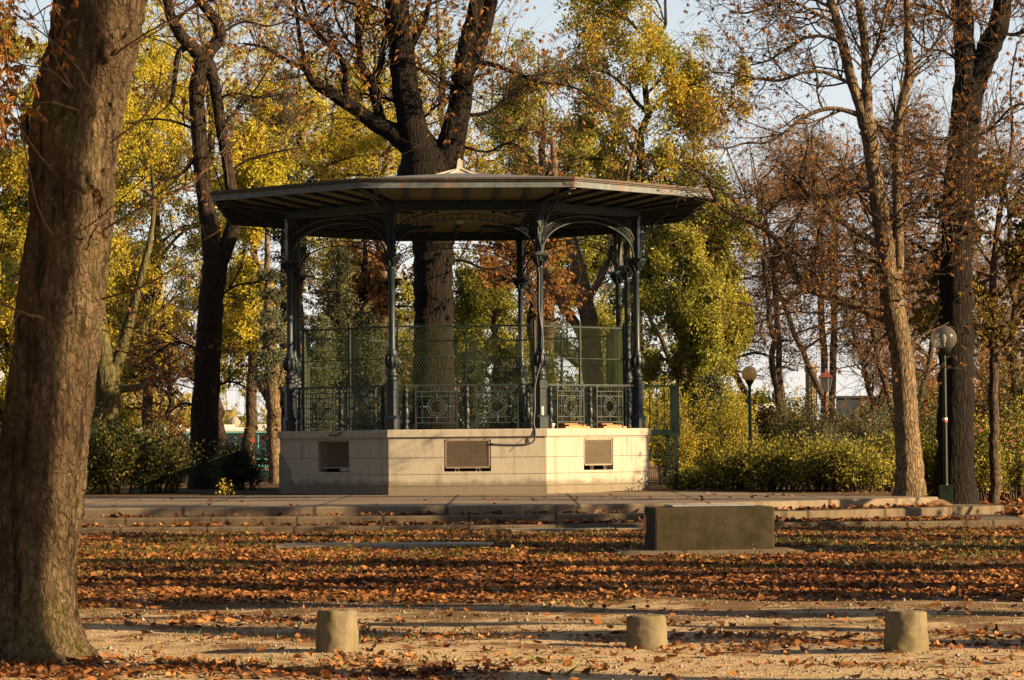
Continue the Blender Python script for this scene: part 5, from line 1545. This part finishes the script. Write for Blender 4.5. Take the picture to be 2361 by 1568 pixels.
bt('maple_tree', 121, 800, 640, 150, 170, 'far olive maple filling the left bays of the bandstand behind the rusty tree', M['bark_mid'], O, 137, stem=830, nl=14, nb=8, nt=5, per=7)
bt('chestnut_tree', 88, 390, 860, 150, 130, 'low rust brown tree with drooping twigs above the left shrub', M['bark_dark'], B_, 126, stem=400, nl=14, nb=8, nt=5, per=.45, leaf=.13, fan=True, trunk_w=20)
bt('maple_tree', 135, 480, 250, 330, 330, 'distant pale yellow maple high behind the twin stemmed tree', M['bark_mid'], Y, 127, stem=480, nl=16, nb=7, nt=5, per=7, leaf=.17)
bt('maple_tree', 130, 1350, 700, 200, 250, 'distant green maple behind the leaning tan trunk', M['bark_mid'], G_, 128, stem=1380, nl=18, nb=8, nt=5, per=14, leaf=.16)
bt('maple_tree', 132, 1020, 250, 260, 300, 'distant olive maple behind the huge forked tree', M['bark_mid'], O, 129, stem=1020, nl=16, nb=7, nt=5, per=7, leaf=.17)


def conifer(d, cx, ytop, ybot, hw, label, seed, per=70, mat='leaf_conifer', lay=16, leafsize=.11):
    rg = np.random.default_rng(seed); wood = MB(); tb = MB()
    b = P(cx, 1026, d); b[2] = float(gz(b[0], b[1])) - .05; t_ = P(cx, ytop, d); s = d / FPX
    c = crom([(*b, .22), (*((b + t_) / 2), .14), (*t_, .02)], 14); wood.tube(c[:, :3], c[:, 3], 8)
    zb = P(cx, ybot, d)[2]; br = []
    for q in range(lay):
        f = q / lay; z = t_[2] - .3 + (zb - t_[2]) * f; L = hw * s * (.12 + .88 * f ** .8)
        for k in range(9):
            th = rg.uniform(0, 2 * PI); l = L * rg.uniform(.6, 1.1); dx = np.array([math.cos(th), math.sin(th), 0])
            o = np.array([b[0] + (t_[0] - b[0]) * (1 - f), b[1], z + rg.uniform(-.2, .2)])
            br.append(crom([(*o, .03), (*(o + dx * l * .5 + [0, 0, .03 * l]), .02), (*(o + dx * l + [0, 0, -.16 * l]), .006)], 8))
    br = np.array(br); tb.batch(br[:, :, :3], br[:, :, 3], 3)
    pts = on_tubes(br[:, :, :3], per, rg, 0, .1); w = rg.normal(0, 1, pts.shape) * np.array([.2, .2, .06]); w[:, 2] -= np.abs(w[:, 0]) * .3
    finish_tree('conifer_tree', b, label, 'tree', wood, M['bark_dark'], tb, M['bark_dark'], leaves(pts + w, leafsize, .2, .35, rg), M[mat])


conifer(106, 655, 150, 900, 130, 'dark layered conifer rising behind the roof left of the huge tree', 201, 70)
conifer(98, 780, 560, 1000, 110, 'grey green conifer seen through the left bay of the bandstand', 202, 60, 'leaf_cedar')
for (cx, yt, hw, d, sd, lab) in ((735, 720, 75, 88, 203, 'spreading cedar topping the wire mesh at the left bandstand bay'), (850, 715, 70, 90, 204, 'bushy dark evergreen behind the left half of the wire mesh'), (1180, 830, 90, 88, 205, 'low dark evergreen behind the middle of the wire mesh'), (1090, 800, 60, 92, 206, 'narrow dark evergreen tucked behind the big trunk at the bandstand'), (1640, 860, 70, 84, 207, 'small dark yew between the landing and the amber lamp')):
    conifer(d, cx, yt, 1040, hw, lab, sd, 120, 'leaf_cedar' if sd in (203,) else 'leaf_conifer', 11, .10)


# ---------------------------------------------------------------- shrubs
def shrub(name, d, x0, x1, ytop, ybot, label, mat, seed, n=6000, leaf=.07, depth=1.2, stems=14, cat='bush', lumpy=.35, group=None, droop=.1, shell=True):
    rg = np.random.default_rng(seed); s = d / FPX
    c = P((x0 + x1) / 2, ybot, d); A = np.array([(x1 - x0) * .5 * s, depth, (ybot - ytop) * s])
    b = c.copy(); b[2] = float(gz(b[0], b[1])) - .02
    wood = MB(); tips = []
    for q in range(stems):
        u = rg.uniform(-1, 1) * .92; w = rg.uniform(-.8, .8); h = math.sqrt(max(1 - u * u * .8 - w * w * .2, .08)) * rg.uniform(.75, 1.08)
        o = np.array([b[0] + u * A[0] * .6, b[1] + w * A[1] * .6, b[2] + .0]); t_ = np.array([b[0] + u * A[0], b[1] + w * A[1], b[2] + h * (c[2] + A[2] - b[2])])
        cc = crom([(*o, .02), (*((o + t_) / 2 + rg.normal(0, .06, 3)), .013), (*t_, .005)], 8); tips.append(cc)
    T_ = np.array(tips); wood.batch(T_[:, :, :3], T_[:, :, 3], 4)
    a, ar = spawn(T_[:, :, :3], T_[:, :, 3], 10, min(.55, A[2] * .35), .8, rg, 5, .15, 1, .25, .4, .6, .004); wood.batch(a, ar, 3)
    pts = on_tubes(a, max(1, n // len(a)), rg, .07, .1)
    pts = pts[pts[:, 2] > b[2] + .03]
    e = empty(name, b, label, cat, group)
    wood.build('stems', M['twig'], e, world=True)
    leaves(pts, leaf, droop, .6, rg, face_up=.3).build('foliage', mat, e, world=True)
    return e, a


SH = M['leaf_shrub']
shrub('laurel_bush', 68.5, 185, 330, 1000, 1150, 'broad dark green shrub in front of the bus, beside the big foreground trunk', SH, 301, 9000, .085, 1.3, 34)
shrub('laurel_bush', 69.5, 300, 438, 1015, 1146, 'dark green shrub pressed against the foot of the twin stemmed tree', SH, 302, 8000, .08, 1.2, 30)
shrub('yew_bush', 73, 495, 610, 1035, 1140, 'low blackish green bush between twin stemmed tree and small cedar', M['leaf_conifer'], 303, 7000, .07, 1.0, 26)
shrub('young_sapling', 66, 505, 545, 1112, 1147, 'tiny bright yellow green seedling at the terrace edge', Y, 304, 120, .07, .2, 5, 'sapling')
shrub('creeper_bush', 86, 330, 440, 930, 1090, 'loose purplish bush in front of the bus windows', M['leaf_brown'], 305, 1500, .10, 1.0, 18)
# right hand side
shrub('cotoneaster_bush', 78, 1745, 1975, 935, 1110, 'rounded dark green bush between the amber lamp and the tan tree', M['leaf_deep'], 311, 16000, .06, 1.8, 44)
shrub('silver_bush', 74, 1850, 1985, 1000, 1090, 'grey green bush in front of the rounded dark bush', M['leaf_grey'], 312, 6000, .055, .9, 26)
shrub('grey_leaved_bush', 80, 1950, 2075, 950, 1110, 'feathery grey olive bush beside the tan tree trunk', M['leaf_grey'], 313, 6000, .06, 1.2, 26)
shrub('weeping_shrub', 75, 1580, 1745, 905, 1110, 'arching olive shrub behind the amber lamp post', O, 314, 8000, .06, 1.2, 34, droop=.6)
shrub('dark_undergrowth', 84, 1575, 1760, 960, 1110, 'deep shaded evergreen undergrowth behind the amber lamp', M['leaf_conifer'], 315, 6000, .08, 1.2, 26)
shrub('hedge_bush', 74, 1490, 1600, 900, 1130, 'twiggy olive bush behind the bandstand landing', O, 316, 6000, .06, .9, 26)
shrub('flame_bush', 79, 1590, 1660, 1000, 1070, 'small flame orange bush low between landing and lamp', U, 317, 900, .07, .5, 12)
shrub('tall_hedge', 78, 2030, 2210, 900, 1130, 'mixed green bush filling behind the tan tree and black trunk', SH, 318, 9000, .08, 1.2, 34)
shrub('tall_hedge', 84, 2220, 2450, 850, 1130, 'tall dark green hedge behind the pink roses', M['leaf_dark'], 319, 13000, .09, 1.4, 40)
# understorey closing the view below the crowns
for (d, x0, x1, yt, lab, mt, sd) in (
        (104, 660, 900, 765, 'tangled dark undergrowth behind the left bays of the wire mesh', M['leaf_shrub'], 351), (108, 880, 1130, 800, 'dark green thicket behind the middle of the wire mesh', M['leaf_dark'], 352),
        (104, 1110, 1330, 770, 'olive thicket right of the dark trunk seen through the wire mesh', M['leaf_olive'], 353), (106, 1300, 1520, 790, 'green thicket behind the right bays of the wire mesh', M['leaf_green'], 354),
        (110, 1480, 1720, 850, 'green thicket low behind the weeping tree', M['leaf_green'], 355), (116, 60, 330, 850, 'yellow green thicket behind the big foreground trunk', M['leaf_olive'], 356),
        (215, 130, 420, 820, 'far yellow thicket rising behind the back half of the bus', M['leaf_yellow'], 361), (215, 400, 700, 840, 'far yellow thicket rising behind the front half of the bus', M['leaf_yellow'], 362), (200, 1600, 1900, 890, 'far olive thicket on the horizon behind the white roofed van', M['leaf_olive'], 363),
        (100, 1640, 1850, 945, 'dim olive thicket just in front of the white roofed van', M['leaf_dark'], 364), (100, 1930, 2060, 955, 'dim olive thicket just in front of the blue grey wall', M['leaf_dark'], 365),
        (122, 1640, 1860, 925, 'low olive thicket far behind the amber lamp', M['leaf_olive'], 357), (120, 2060, 2240, 830, 'brown green thicket between tan tree and black trunk', M['leaf_tan'], 358), (112, 2200, 2460, 800, 'brown thicket behind the tall dark hedge at the right', M['leaf_tan'], 359)):
    shrub('thicket', d, x0, x1, yt, 1040, lab, mt, sd, 15000, .13, 2.2, 60, 'bush')
shrub('yew_bush', 38.2, 3190, 3560, 330, 1290, 'broad dark unseen yew added on the right to shade the concrete block', M['leaf_deep'], 360, 34000, .18, 1.25, 70, 'bush')  # unseen yew added to keep the sun off the concrete block
# rose bushes along the terrace
roses = []
for q, (x0, x1, yt, d, lab) in enumerate(((1565, 1665, 1075, 68, 'sparse low rose bush at the foot of the landing posts'), (1640, 1745, 1050, 67, 'leafy rose bush around the amber lamp foot'), (1735, 1850, 1025, 66, 'vigorous rose bush in front of the rounded dark bush'), (1835, 1945, 1035, 65, 'rose bush with yellowing leaves midway along the terrace edge'), (1930, 2030, 1030, 64, 'rose bush with cane stems just left of the tan tree'), (2020, 2085, 1020, 65, 'narrow rose bush tucked behind the tan tree trunk'), (2110, 2175, 1020, 69, 'green rose bush between the tan tree and the black trunk'))):
    e, a = shrub('rose_bush', d, x0 - 28, x1 + 28, yt + (12, -8, 6, -6, 10, 0, 0)[q], 1135, lab, M['leaf_rose'], 330 + q, 4200, .075, .8, 46, 'rose bush', group='rose bushes along the terrace'); roses.append((e, a))
for q, (x0, x1, yt, d, lab) in enumerate(((2235, 2300, 985, 72, 'tall pink flowering rose bush left of the slim young tree'), (2285, 2400, 960, 73, 'tall pink flowering rose bush at the far right edge'))):
    e, a = shrub('rose_bush', d, x0, x1, yt, 1165, lab, M['leaf_rose'], 340 + q, 5000, .075, .8, 34, 'rose bush', group='pink roses on the right'); roses.append((e, a))


def rose_flower(p, r, m, parent, rg):
    mb = MB()
    for ring, (nr, rr, tz) in enumerate(((5, 1.0, .2), (5, .75, .55), (4, .45, .8), (3, .25, .95))):
        for k in range(nr):
            th = 2 * PI * k / nr + ring * .7; ax = np.array([math.cos(th), math.sin(th), 0]); sd = np.array([-ax[1], ax[0], 0])
            q0 = p + ax * r * .1; q1 = p + ax * r * rr + np.array([0, 0, r * tz])
            w = r * .55 * (rr + .3)
            mb.add([q0 - sd * w * .4, q0 + sd * w * .4, (q0 + q1) / 2 + sd * w * .6 + ax * r * .15, q1 + sd * w * .25, q1 - sd * w * .25, (q0 + q1) / 2 - sd * w * .6 + ax * r * .15], [(0, 1, 2, 5), (5, 2, 3, 4)])
    mb.build('rose_flower', m, parent, world=True)


rg = np.random.default_rng(400)
for (e, a), pls in ((roses[7], [(2250, 985), (2262, 996), (2300, 967), (2302, 1067), (2247, 1003)]), (roses[8], [(2338, 985), (2345, 1005), (2352, 1000), (2366, 990), (2326, 1003), (2330, 1020), (2348, 1016), (2336, 1030), (2318, 1018), (2355, 1045), (2322, 980)])):
    for (x, y) in pls: rose_flower(P(x, y, e.location[1] - .85), rg.uniform(.055, .085), M['petal'], e, rg)
for e, x, y in ((roses[0][0], 1634, 1108), (roses[1][0], 1655, 1115), (roses[2][0], 1742, 1104), (roses[4][0], 2005, 970)):
    rose_flower(P(x, y, e.location[1] - .75), .05, M['petal_pale'], e, rg)

# distant wood closing the horizon
rg = np.random.default_rng(500); n = 34000
x = rg.uniform(-75, 75, n); y = rg.uniform(250, 285, n)
hgt = 4.2 + 1.6 * np.sin(x * .13) + 1.2 * np.sin(x * .37 + 1) + .8 * np.sin(x * .9)
z = rg.uniform(0, 1, n) ** .8 * np.maximum(hgt, 2)
wd = leaves(np.stack([x, y, z], 1), .75, .2, .7, rg)
tag(wd.build('distant_wood', M['leaf_dark']), 'far line of dark trees closing the horizon', 'wood', kind='stuff')
# ================================================================== LAMPS, BUS, BARRIER, BIRD
def globe_lamp(x, ybase, yglobe, d, r, zbase, label, gm, pm, box=False, band=False, ring=False):
    b = P(x, ybase, d); top = P(x, yglobe, d); b = np.array([top[0], top[1], zbase]); H = top[2] - zbase
    e = empty('street_lamp', b, label, 'lamp', 'globe lamps in the park')
    m = MB(); pr = .045 if not box else .055
    m.lathe([(pr * 1.25, 0), (pr * 1.25, .5), (pr, .56), (pr * .95, H * .6), (pr * .85, H - r - .05), (pr * .85, H - r)], sides=14)
    if box: m.box((0, 0, .265), (.30, .22, .53)); m.box((0, 0, .535), (.27, .19, .012))
    m.build('pole', pm, e, smooth=False)
    c = MB(); c.lathe([(pr * .9, H - r - .10), (r * .55, H - r + .0), (r * .62, H - r + .06), (r * .5, H - r + .10)], sides=20); c.build('collar', M['lampgreen_dark'], e)
    g = MB(); th = np.linspace(-PI / 2 + .55, PI / 2 - .01, 20)
    g.lathe([(r * math.cos(t_), H + r * math.sin(t_)) for t_ in th], sides=36, cap=False)
    go = g.build('globe', gm, e, smooth=True)
    bu = MB(); bu.lathe([(.03, H - r), (.03, H - r * .4), (.055, H - r * .2), (.06, H + r * .1), (.03, H + r * .3), (.002, H + r * .32)], sides=12); bu.build('bulb', M['white'], e, smooth=True)
    if band:
        k = MB(); k.lathe([(pr * 1.04 + .003, H * .52), (pr * 1.04 + .003, H * .52 + .05)], sides=14, cap=False); k.build('white_band', M['white'], e)
        k = MB(); k.lathe([(pr * 1.04 + .003, H * .52 - .05), (pr * 1.04 + .003, H * .52 - .002)], sides=14, cap=False); k.build('red_band', M['sticker_red'], e)
    return e


globe_lamp(1728, 1050, 862, 70, 18 * 70 / FPX, .43, 'green lamp post with a glowing amber globe among the rose bushes', M['globe_amber'], M['lampgreen'])
globe_lamp(2176, 1160, 780, 66.8, 30 * 66.8 / FPX, 0.0, 'tall dark green lamp post with a large smoky globe in front of the black trunk', M['globe_grey'], M['lampgreen_dark'], True, True)

# ornate lantern far behind the bush
b = P(1905, 1000, 105); b[2] = 0
e = empty('park_lantern', b, 'brown ornate street lantern beyond the rounded dark bush', 'lantern')
zt = P(1905, 868, 105)[2]
m = MB(); m.lathe([(.16, 0), (.16, .5), (.10, .6), (.085, zt - 1.4), (.12, zt - 1.35), (.12, zt - 1.25), (.08, zt - 1.2), (.07, zt - .55)], sides=12)
m.bar((-.28, 0, zt - .75), (.28, 0, zt - .75), .05, .05); m.build('post', M['brownpaint'], e)
m = MB(); m.prism([(-.14, -.14), (.14, -.14), (.14, .14), (-.14, .14)], zt - .55, zt - .05, [(-.24, -.24), (.24, -.24), (.24, .24), (-.24, .24)]); m.build('lantern_glass', M['globe_grey'], e)
m = MB(); m.prism([(-.27, -.27), (.27, -.27), (.27, .27), (-.27, .27)], zt - .04, zt + .16, [(-.08, -.08), (.08, -.08), (.08, .08), (-.08, .08)]); m.lathe([(.05, zt + .16), (.05, zt + .24), (.01, zt + .3)], sides=8); m.build('lantern_cap', M['brownpaint'], e)


def column_post(x, ytop, d, w, label, name='stone_column'):
    b = P(x, 1000, d); zt = P(x, ytop, d)[2]; b[2] = 0
    e = empty(name, b, label, 'column')
    m = MB(); h = w / 2
    m.prism([(-h * 1.3, -h * 1.3), (h * 1.3, -h * 1.3), (h * 1.3, h * 1.3), (-h * 1.3, h * 1.3)], 0, .3); m.build('plinth', M['cream'], e)
    m = MB(); pts = []
    for k in range(48):
        th = 2 * PI * k / 48; r = h * (1 if k % 4 < 2 else .9); pts.append((r * math.cos(th), r * math.sin(th)))
    m.prism(pts, .3, zt - .25); m.build('shaft', M['cream'], e)
    m = MB(); m.lathe([(h, zt - .25), (h * 1.15, zt - .2), (h * 1.2, zt - .1), (h * 1.2, zt), (h * .6, zt + .12), (.01, zt + .14)], sides=16); m.build('capital', M['cream'], e)


column_post(1872, 845, 125, .5, 'tall fluted cream column wrapped in leaves beyond the rounded dark bush')
column_post(2046, 895, 118, .42, 'slim cream post close behind the tan tree trunk')
column_post(1988, 928, 118, .30, 'low cream post in front of the blue grey wall')
w = P(1985, 960, 150); m = MB(); m.box((0, 0, 1.9), (2.5, .4, 3.8)); m.box((0, 0, 3.86), (2.7, .6, .12)); m.box((0, -.22, .3), (5.3, .1, .6))
o = m.build('garden_wall', M['bluegrey']); o.location = (w[0], w[1], 0); tag(o, 'dark blue grey wall glimpsed beyond the bushes on the right', 'wall')

# parked white van beyond the bushes
w = P(1745, 960, 112); e = empty('parked_van', (w[0], w[1], 0), 'white roofed dark van seen just over the bushes right of the amber lamp', 'van')
m = MB(); prof = [(-2.2, .35), (2.2, .35), (2.25, 1.3), (1.95, 2.2), (1.5, 2.72), (-2.1, 2.72), (-2.25, 2.4), (-2.25, .6)]
n = len(prof); v = [(x * .52, -.9, z) for x, z in prof] + [(x * .52, .9, z) for x, z in prof]
m.add(v, [tuple(range(n)), tuple(range(2 * n - 1, n - 1, -1))] + [((k + 1) % n, k, n + k, n + (k + 1) % n) for k in range(n)]); m.build('body', M['black'], e)
m = MB(); m.prism([(-1.12, -.92), (.82, -.92), (.82, .92), (-1.12, .92)], 2.725, 3.02, [(-1.05, -.8), (.72, -.8), (.72, .8), (-1.05, .8)]); m.build('roof', M['white'], e)
m = MB(); m.box((-.1, -.905, 2.0), (1.6, .012, .6)); m.build('window', M['glass'], e)
for x in (-.7, .7):
    m = MB(); th = np.linspace(0, 2 * PI, 20)
    m.tube([(x, -.88, .34), (x, -.70, .34)], .34, 18); m.build('wheel', M['black'], e)

# city bus
bd = 188; bl = P(172, 1000, bd); brr = P(662, 1000, bd)
cx = (bl[0] + brr[0]) / 2; L = brr[0] - bl[0]; zt = P(420, 986, bd)[2]; z0 = zt - 3.0
e = empty('city_bus', (cx, bd, z0), 'long dark city bus with a white roof and red line sign behind the left trees', 'bus')
def rbox(mb, x0, x1, y0, y1, z0, z1, r=.12):
    pf = rounded([(y0, z0), (y1, z0), (y1, z1), (y0, z1)], r, 5); n = len(pf)
    v = [(x0, y, z) for y, z in pf] + [(x1, y, z) for y, z in pf]
    mb.add(v, [tuple(range(n)), tuple(range(2 * n - 1, n - 1, -1))] + [((k + 1) % n, k, n + k, n + (k + 1) % n) for k in range(n)])
m = MB(); rbox(m, -L / 2, L / 2, -1.25, 1.25, .35, 2.62, .1); m.build('body', M['busgreen'], e)
m = MB(); rbox(m, -L / 2 + .02, L / 2 - .02, -1.22, 1.22, 2.66, 2.98, .14)
for x in (-L * .35, -L * .05, L * .2, L * .42): m.box((x, 0, 3.06), (1.5, 1.5, .22))
ro = m.build('roof', M['white'], e)
m = MB(); m.box((0, 0, 2.64), (L, 2.53, .05)); m.build('roof_stripe', M['busgreen'], e)
for x, wv in ((L * .12, .42), (L * .25, .42), (L * .33, .35), (L * .455, .42)):
    m = MB(); m.lathe([(wv * .7, 3.0), (wv, 3.2), (wv, 3.35), (wv * .55, 3.6), (.05, 3.7)], (x * 1.0, .3), 14); m.build('roof_vent', M['slab'], e)
nw = 9; bw = (L - .5) / nw
for k in range(nw):
    m = MB(); m.box((-L / 2 + .25 + bw * (k + .5), -1.262, 1.75), (bw - .12, .02, 1.55)); m.build('window', M['glass'], e)
m = MB(); m.box((0, -1.256, 2.56), (L - .2, .02, .10)); m.box((0, -1.256, .75), (L - .2, .02, .3)); m.build('dark_band', M['black'], e)
for x in (-L * .33, L * .30):
    m = MB(); m.tube([(x, -1.27, .48), (x, -1.0, .48)], .48, 20); wh = m.build('wheel', M['black'], e)
    m = MB(); m.tube([(x, -1.285, .48), (x, -1.26, .48)], .22, 14); m.build('hub', M['zinc'], wh)
xs_ = P(577, 1008, bd)[0] - cx
m = MB(); m.box((xs_ + .02, -1.29, 2.25), (.78, .04, .5)); sg = m.build('line_sign', M['red'], e)


def text(body, size, loc, m, parent, name):
    cu = bpy.data.curves.new(name, 'FONT'); cu.body = body; cu.size = size; cu.align_x = 'CENTER'; cu.align_y = 'CENTER'; cu.extrude = .004
    cu.materials.append(m)
    tmp = bpy.data.objects.new(name, cu); COL.objects.link(tmp)
    dg = bpy.context.evaluated_depsgraph_get(); me = bpy.data.meshes.new_from_object(tmp.evaluated_get(dg)); bpy.data.objects.remove(tmp)
    o = bpy.data.objects.new(name, me); COL.objects.link(o); o.parent = parent; o.location = loc; o.rotation_euler = (PI / 2, 0, 0)
    return o


text('7.', .56, (xs_ + .02, -1.32, 2.25), M['white'], sg, 'sign_lettering')
text('3530', .34, (P(218, 1010, bd)[0] - cx, -1.285, 2.27), M['white'], e, 'fleet_number')

# green barrier on a low wall in front of the bus
fd = 110
for (x0, x1, lab) in ((380, 448, 'short green barrier glimpsed left of the twin stemmed tree'), (505, 640, 'green barred barrier on a low wall between twin stemmed tree and cedar')):
    a = P(x0, 1000, fd); b_ = P(x1, 1000, fd); W = b_[0] - a[0]
    zb, ztp = .60, 1.45
    e = empty('metal_barrier', ((a[0] + b_[0]) / 2, fd, 0), lab, 'barrier')
    m = MB(); m.bar((-W / 2, 0, ztp), (W / 2, 0, ztp), .06, .07); m.bar((-W / 2, 0, zb), (W / 2, 0, zb), .06, .12); m.build('rail', M['busgreen'], e)
    m = MB()
    for x in np.arange(-W / 2 + .06, W / 2, .11): m.bar((x, 0, zb + .06), (x, 0, ztp - .03), .022, .022, up=(1, 0, 0))
    m.build('bars', M['zinc'], e)
    m = MB(); m.box((0, .1, .27), (W + .1, .3, .54)); m.build('low_wall', M['cream'], e)

# bird on the long branch
bp_ = P(1921, 679, 58.4)
e = empty('pigeon', bp_ - np.array([0, 0, .10]), 'small dark pigeon perched on the long bare branch of the tan tree', 'bird')
m = MB()
pts = np.array([(.16, 0, -.02), (.10, 0, .02), (.03, 0, .07), (-.02, 0, .13), (-.045, 0, .18), (-.05, 0, .215), (-.065, 0, .225), (-.09, 0, .215)]) 
rr = [.012, .03, .062, .066, .045, .036, .03, .006]
c = crom(np.concatenate([pts, np.array(rr)[:, None]], 1), 24); m.tube(c[:, :3], np.maximum(c[:, 3], .004), 12)
for s in (-1, 1):
    m.tube([(-.01, s * .02, .07), (-.01, s * .025, .0), (-.03, s * .025, -.005)], .006, 5)
    m.tube([(-.01, s * .055, .12), (.05, s * .05, .07), (.12, s * .02, .01)], [.02, .028, .006], 6)
m.build('body', M['feather'], e, smooth=True)
# ================================================================== OFF TO THE RIGHT: trees whose shade falls across the path
def shade_tree(x, y, h, r, seed, lab, per=1, nl=12, lean=0.0, leaf=.12, spread=3.2, t0=.42):
    rg = np.random.default_rng(seed); wood = MB(); tb = MB()
    b = np.array([x, y, 0.0]); L_ = []
    c = crom([(x, y, -.1, r * 1.4), (x, y, .5, r), (x + rg.normal(0, .08) + lean * .3, y + rg.normal(0, .08), h * .4, r * .9), (x + rg.normal(0, .1) + lean, y, h * .7, r * .7), (x + rg.normal(0, .3) + lean * 1.4, y, h, r * .15)], 20)
    wood.tube(c[:, :3], c[:, 3], 10)
    for k in range(nl):
        t_ = rg.uniform(.66, .97) if per > 2 else rg.uniform(t0, .95); o = c[int(t_ * 19)]; th = rg.uniform(0, 2 * PI); ln = spread * rg.uniform(.6, 1.1) * (1.25 - t_ * .7)
        d = np.array([math.cos(th), math.sin(th), .35])
        q = crom([(*o[:3], o[3] * .5), (*(o[:3] + d * ln * .5), o[3] * .3), (*(o[:3] + d * ln + [0, 0, .35 * ln]), .02)], 12); wood.tube(q[:, :3], q[:, 3], 6, cap=False); L_.append(q)
    L_ = np.array(L_)
    a, ar = spawn(L_[:, :, :3], L_[:, :, 3], 6, spread * .4, .8, rg, 6, .2, 1, .2, .4, .6, .012); tb.batch(a, ar, 4)
    b2, br = spawn(a, ar, 4, spread * .2, .8, rg, 5, .2, 1, .1, .4, .7, .007); tb.batch(b2, br, 3)
    pts = on_tubes(b2, per, rg, .08, .2) if per >= 1 else on_tubes(b2[rg.uniform(0, 1, len(b2)) < per], 1, rg, .05)
    finish_tree('chestnut_tree', b, lab, 'tree', wood, M['bark_mid'], tb, M['twig'], fans(pts, .28 if per > 2 else leaf, rg, .8, 4, .8, .4), M['leaf_rust'], 'chestnuts lining the path beyond the right edge')


lab = 'chestnut tree with thin rusty leaves lining the path out of view on the right'
for k, (x, y, h, r, per, nl, lean) in enumerate(SHADE): shade_tree(x, y, h, r, 600 + k, lab, per, nl, lean)
shade_tree(12.8, 47.1, 10, .3, 640, 'leafy chestnut beside the terrace steps, out of view on the right', 2.0, 30, 0, .2, 2.0, .14)
shade_tree(13.6, 52.6, 8, .2, 641, 'thin leaved chestnut beyond the end of the steps, out of view on the right', .8, 16, 0, .13, 1.9, .2)
shade_tree(13.8, 63.2, 7.2, .1, 642, 'small chestnut beyond the roses, out of view on the right', 1.4, 9, 0, .13, 1.2, .62)

# unseen park trees added round the clearing to hold back sky light
lab = 'tall dense unseen park tree added around the clearing to block sky light'
proto = None
for (x, y, s, rz) in AROUND:
    if proto is None:
        proto = broad_tree('maple_tree', 60, 1180, 200, 520, 720, lab, M['bark_mid'], M['leaf_olive'], 700, stem=1180, nl=22, nb=8, nt=4, per=14 / DENS, leaf=.42, blob=.9, trunk_w=60, group='unseen park trees added around the clearing')
        o = proto
    else: o = copy_tree(proto)
    o.location = (x, y, 0); o.rotation_euler = (0, 0, rz); o.scale = (s, s, s)

# ================================================================== SKY, SUN, CAMERA
w = bpy.data.worlds.new('World'); SC.world = w; w.use_nodes = True
nt = w.node_tree; bg = nt.nodes['Background']
sky = nt.nodes.new('ShaderNodeTexSky'); sky.sky_type = 'NISHITA'; sky.sun_disc = False
sky.sun_elevation = SEL; sky.sun_rotation = PI - SAZ
sky.air_density = 1.0; sky.dust_density = 1.5; sky.ozone_density = 1.0; sky.altitude = 50
# pale autumn haze low in the sky
tc = nt.nodes.new('ShaderNodeTexCoord'); sx = nt.nodes.new('ShaderNodeSeparateXYZ'); nt.links.new(tc.outputs['Generated'], sx.inputs[0])
rp = nt.nodes.new('ShaderNodeValToRGB'); nt.links.new(sx.outputs['Z'], rp.inputs['Fac'])
els = rp.color_ramp.elements
for i_, (p_, v_) in enumerate(((0.0, .95), (.10, .88), (.18, .62), (.30, .2), (.5, .04))):
    e_ = els[i_] if i_ < 2 else els.new(p_)
    e_.position = p_; e_.color = (v_, v_, v_, 1)
hz = nt.nodes.new('ShaderNodeValToRGB'); nt.links.new(sx.outputs['Z'], hz.inputs['Fac'])
els = hz.color_ramp.elements
for i_, (p_, c_) in enumerate(((0.0, HAZE[0]), (.09, HAZE[1]), (.22, HAZE[2]))):
    e_ = els[i_] if i_ < 2 else els.new(p_)
    e_.position = p_; e_.color = (*c_, 1)
mul = nt.nodes.new('ShaderNodeVectorMath'); mul.operation = 'SCALE'; mul.inputs['Scale'].default_value = HAZE_K / SKY_STR
nt.links.new(hz.outputs[0], mul.inputs[0])
mxs = nt.nodes.new('ShaderNodeMix'); mxs.data_type = 'RGBA'
nt.links.new(rp.outputs[0], mxs.inputs[0]); nt.links.new(sky.outputs[0], mxs.inputs[6]); nt.links.new(mul.outputs[0], mxs.inputs[7])
nt.links.new(mxs.outputs[2], bg.inputs['Color']); bg.inputs['Strength'].default_value = SKY_STR
l = bpy.data.lights.new('sun', 'SUN'); l.energy = SUN_STR; l.angle = R(.5); l.color = SUN_COL
so_ = bpy.data.objects.new('sun', l); COL.objects.link(so_); so_.location = (40, -20, 30)
so_.rotation_euler = Vector(SUN).to_track_quat('Z', 'Y').to_euler()

cam = bpy.data.cameras.new('camera'); co_ = bpy.data.objects.new('camera', cam); COL.objects.link(co_)
from mathutils import Matrix
mm = Matrix(((CR[0], CU[0], -_f[0]), (CR[1], CU[1], -_f[1]), (CR[2], CU[2], -_f[2])))
co_.rotation_euler = mm.to_euler(); co_.location = Vector(EYE)
cam.sensor_width = 36; cam.lens = 36 * FPX / 2361.0; cam.clip_start = .1; cam.clip_end = 6000
SC.camera = co_
SC.view_settings.view_transform = 'Standard'; SC.view_settings.look = 'None'; SC.view_settings.gamma = 1; SC.view_settings.exposure = EXPO
SC.cycles.max_bounces = 6; SC.cycles.diffuse_bounces = 3; SC.cycles.glossy_bounces = 2; SC.cycles.transmission_bounces = 4; SC.cycles.transparent_max_bounces = 6
SC.cycles.use_denoising = True
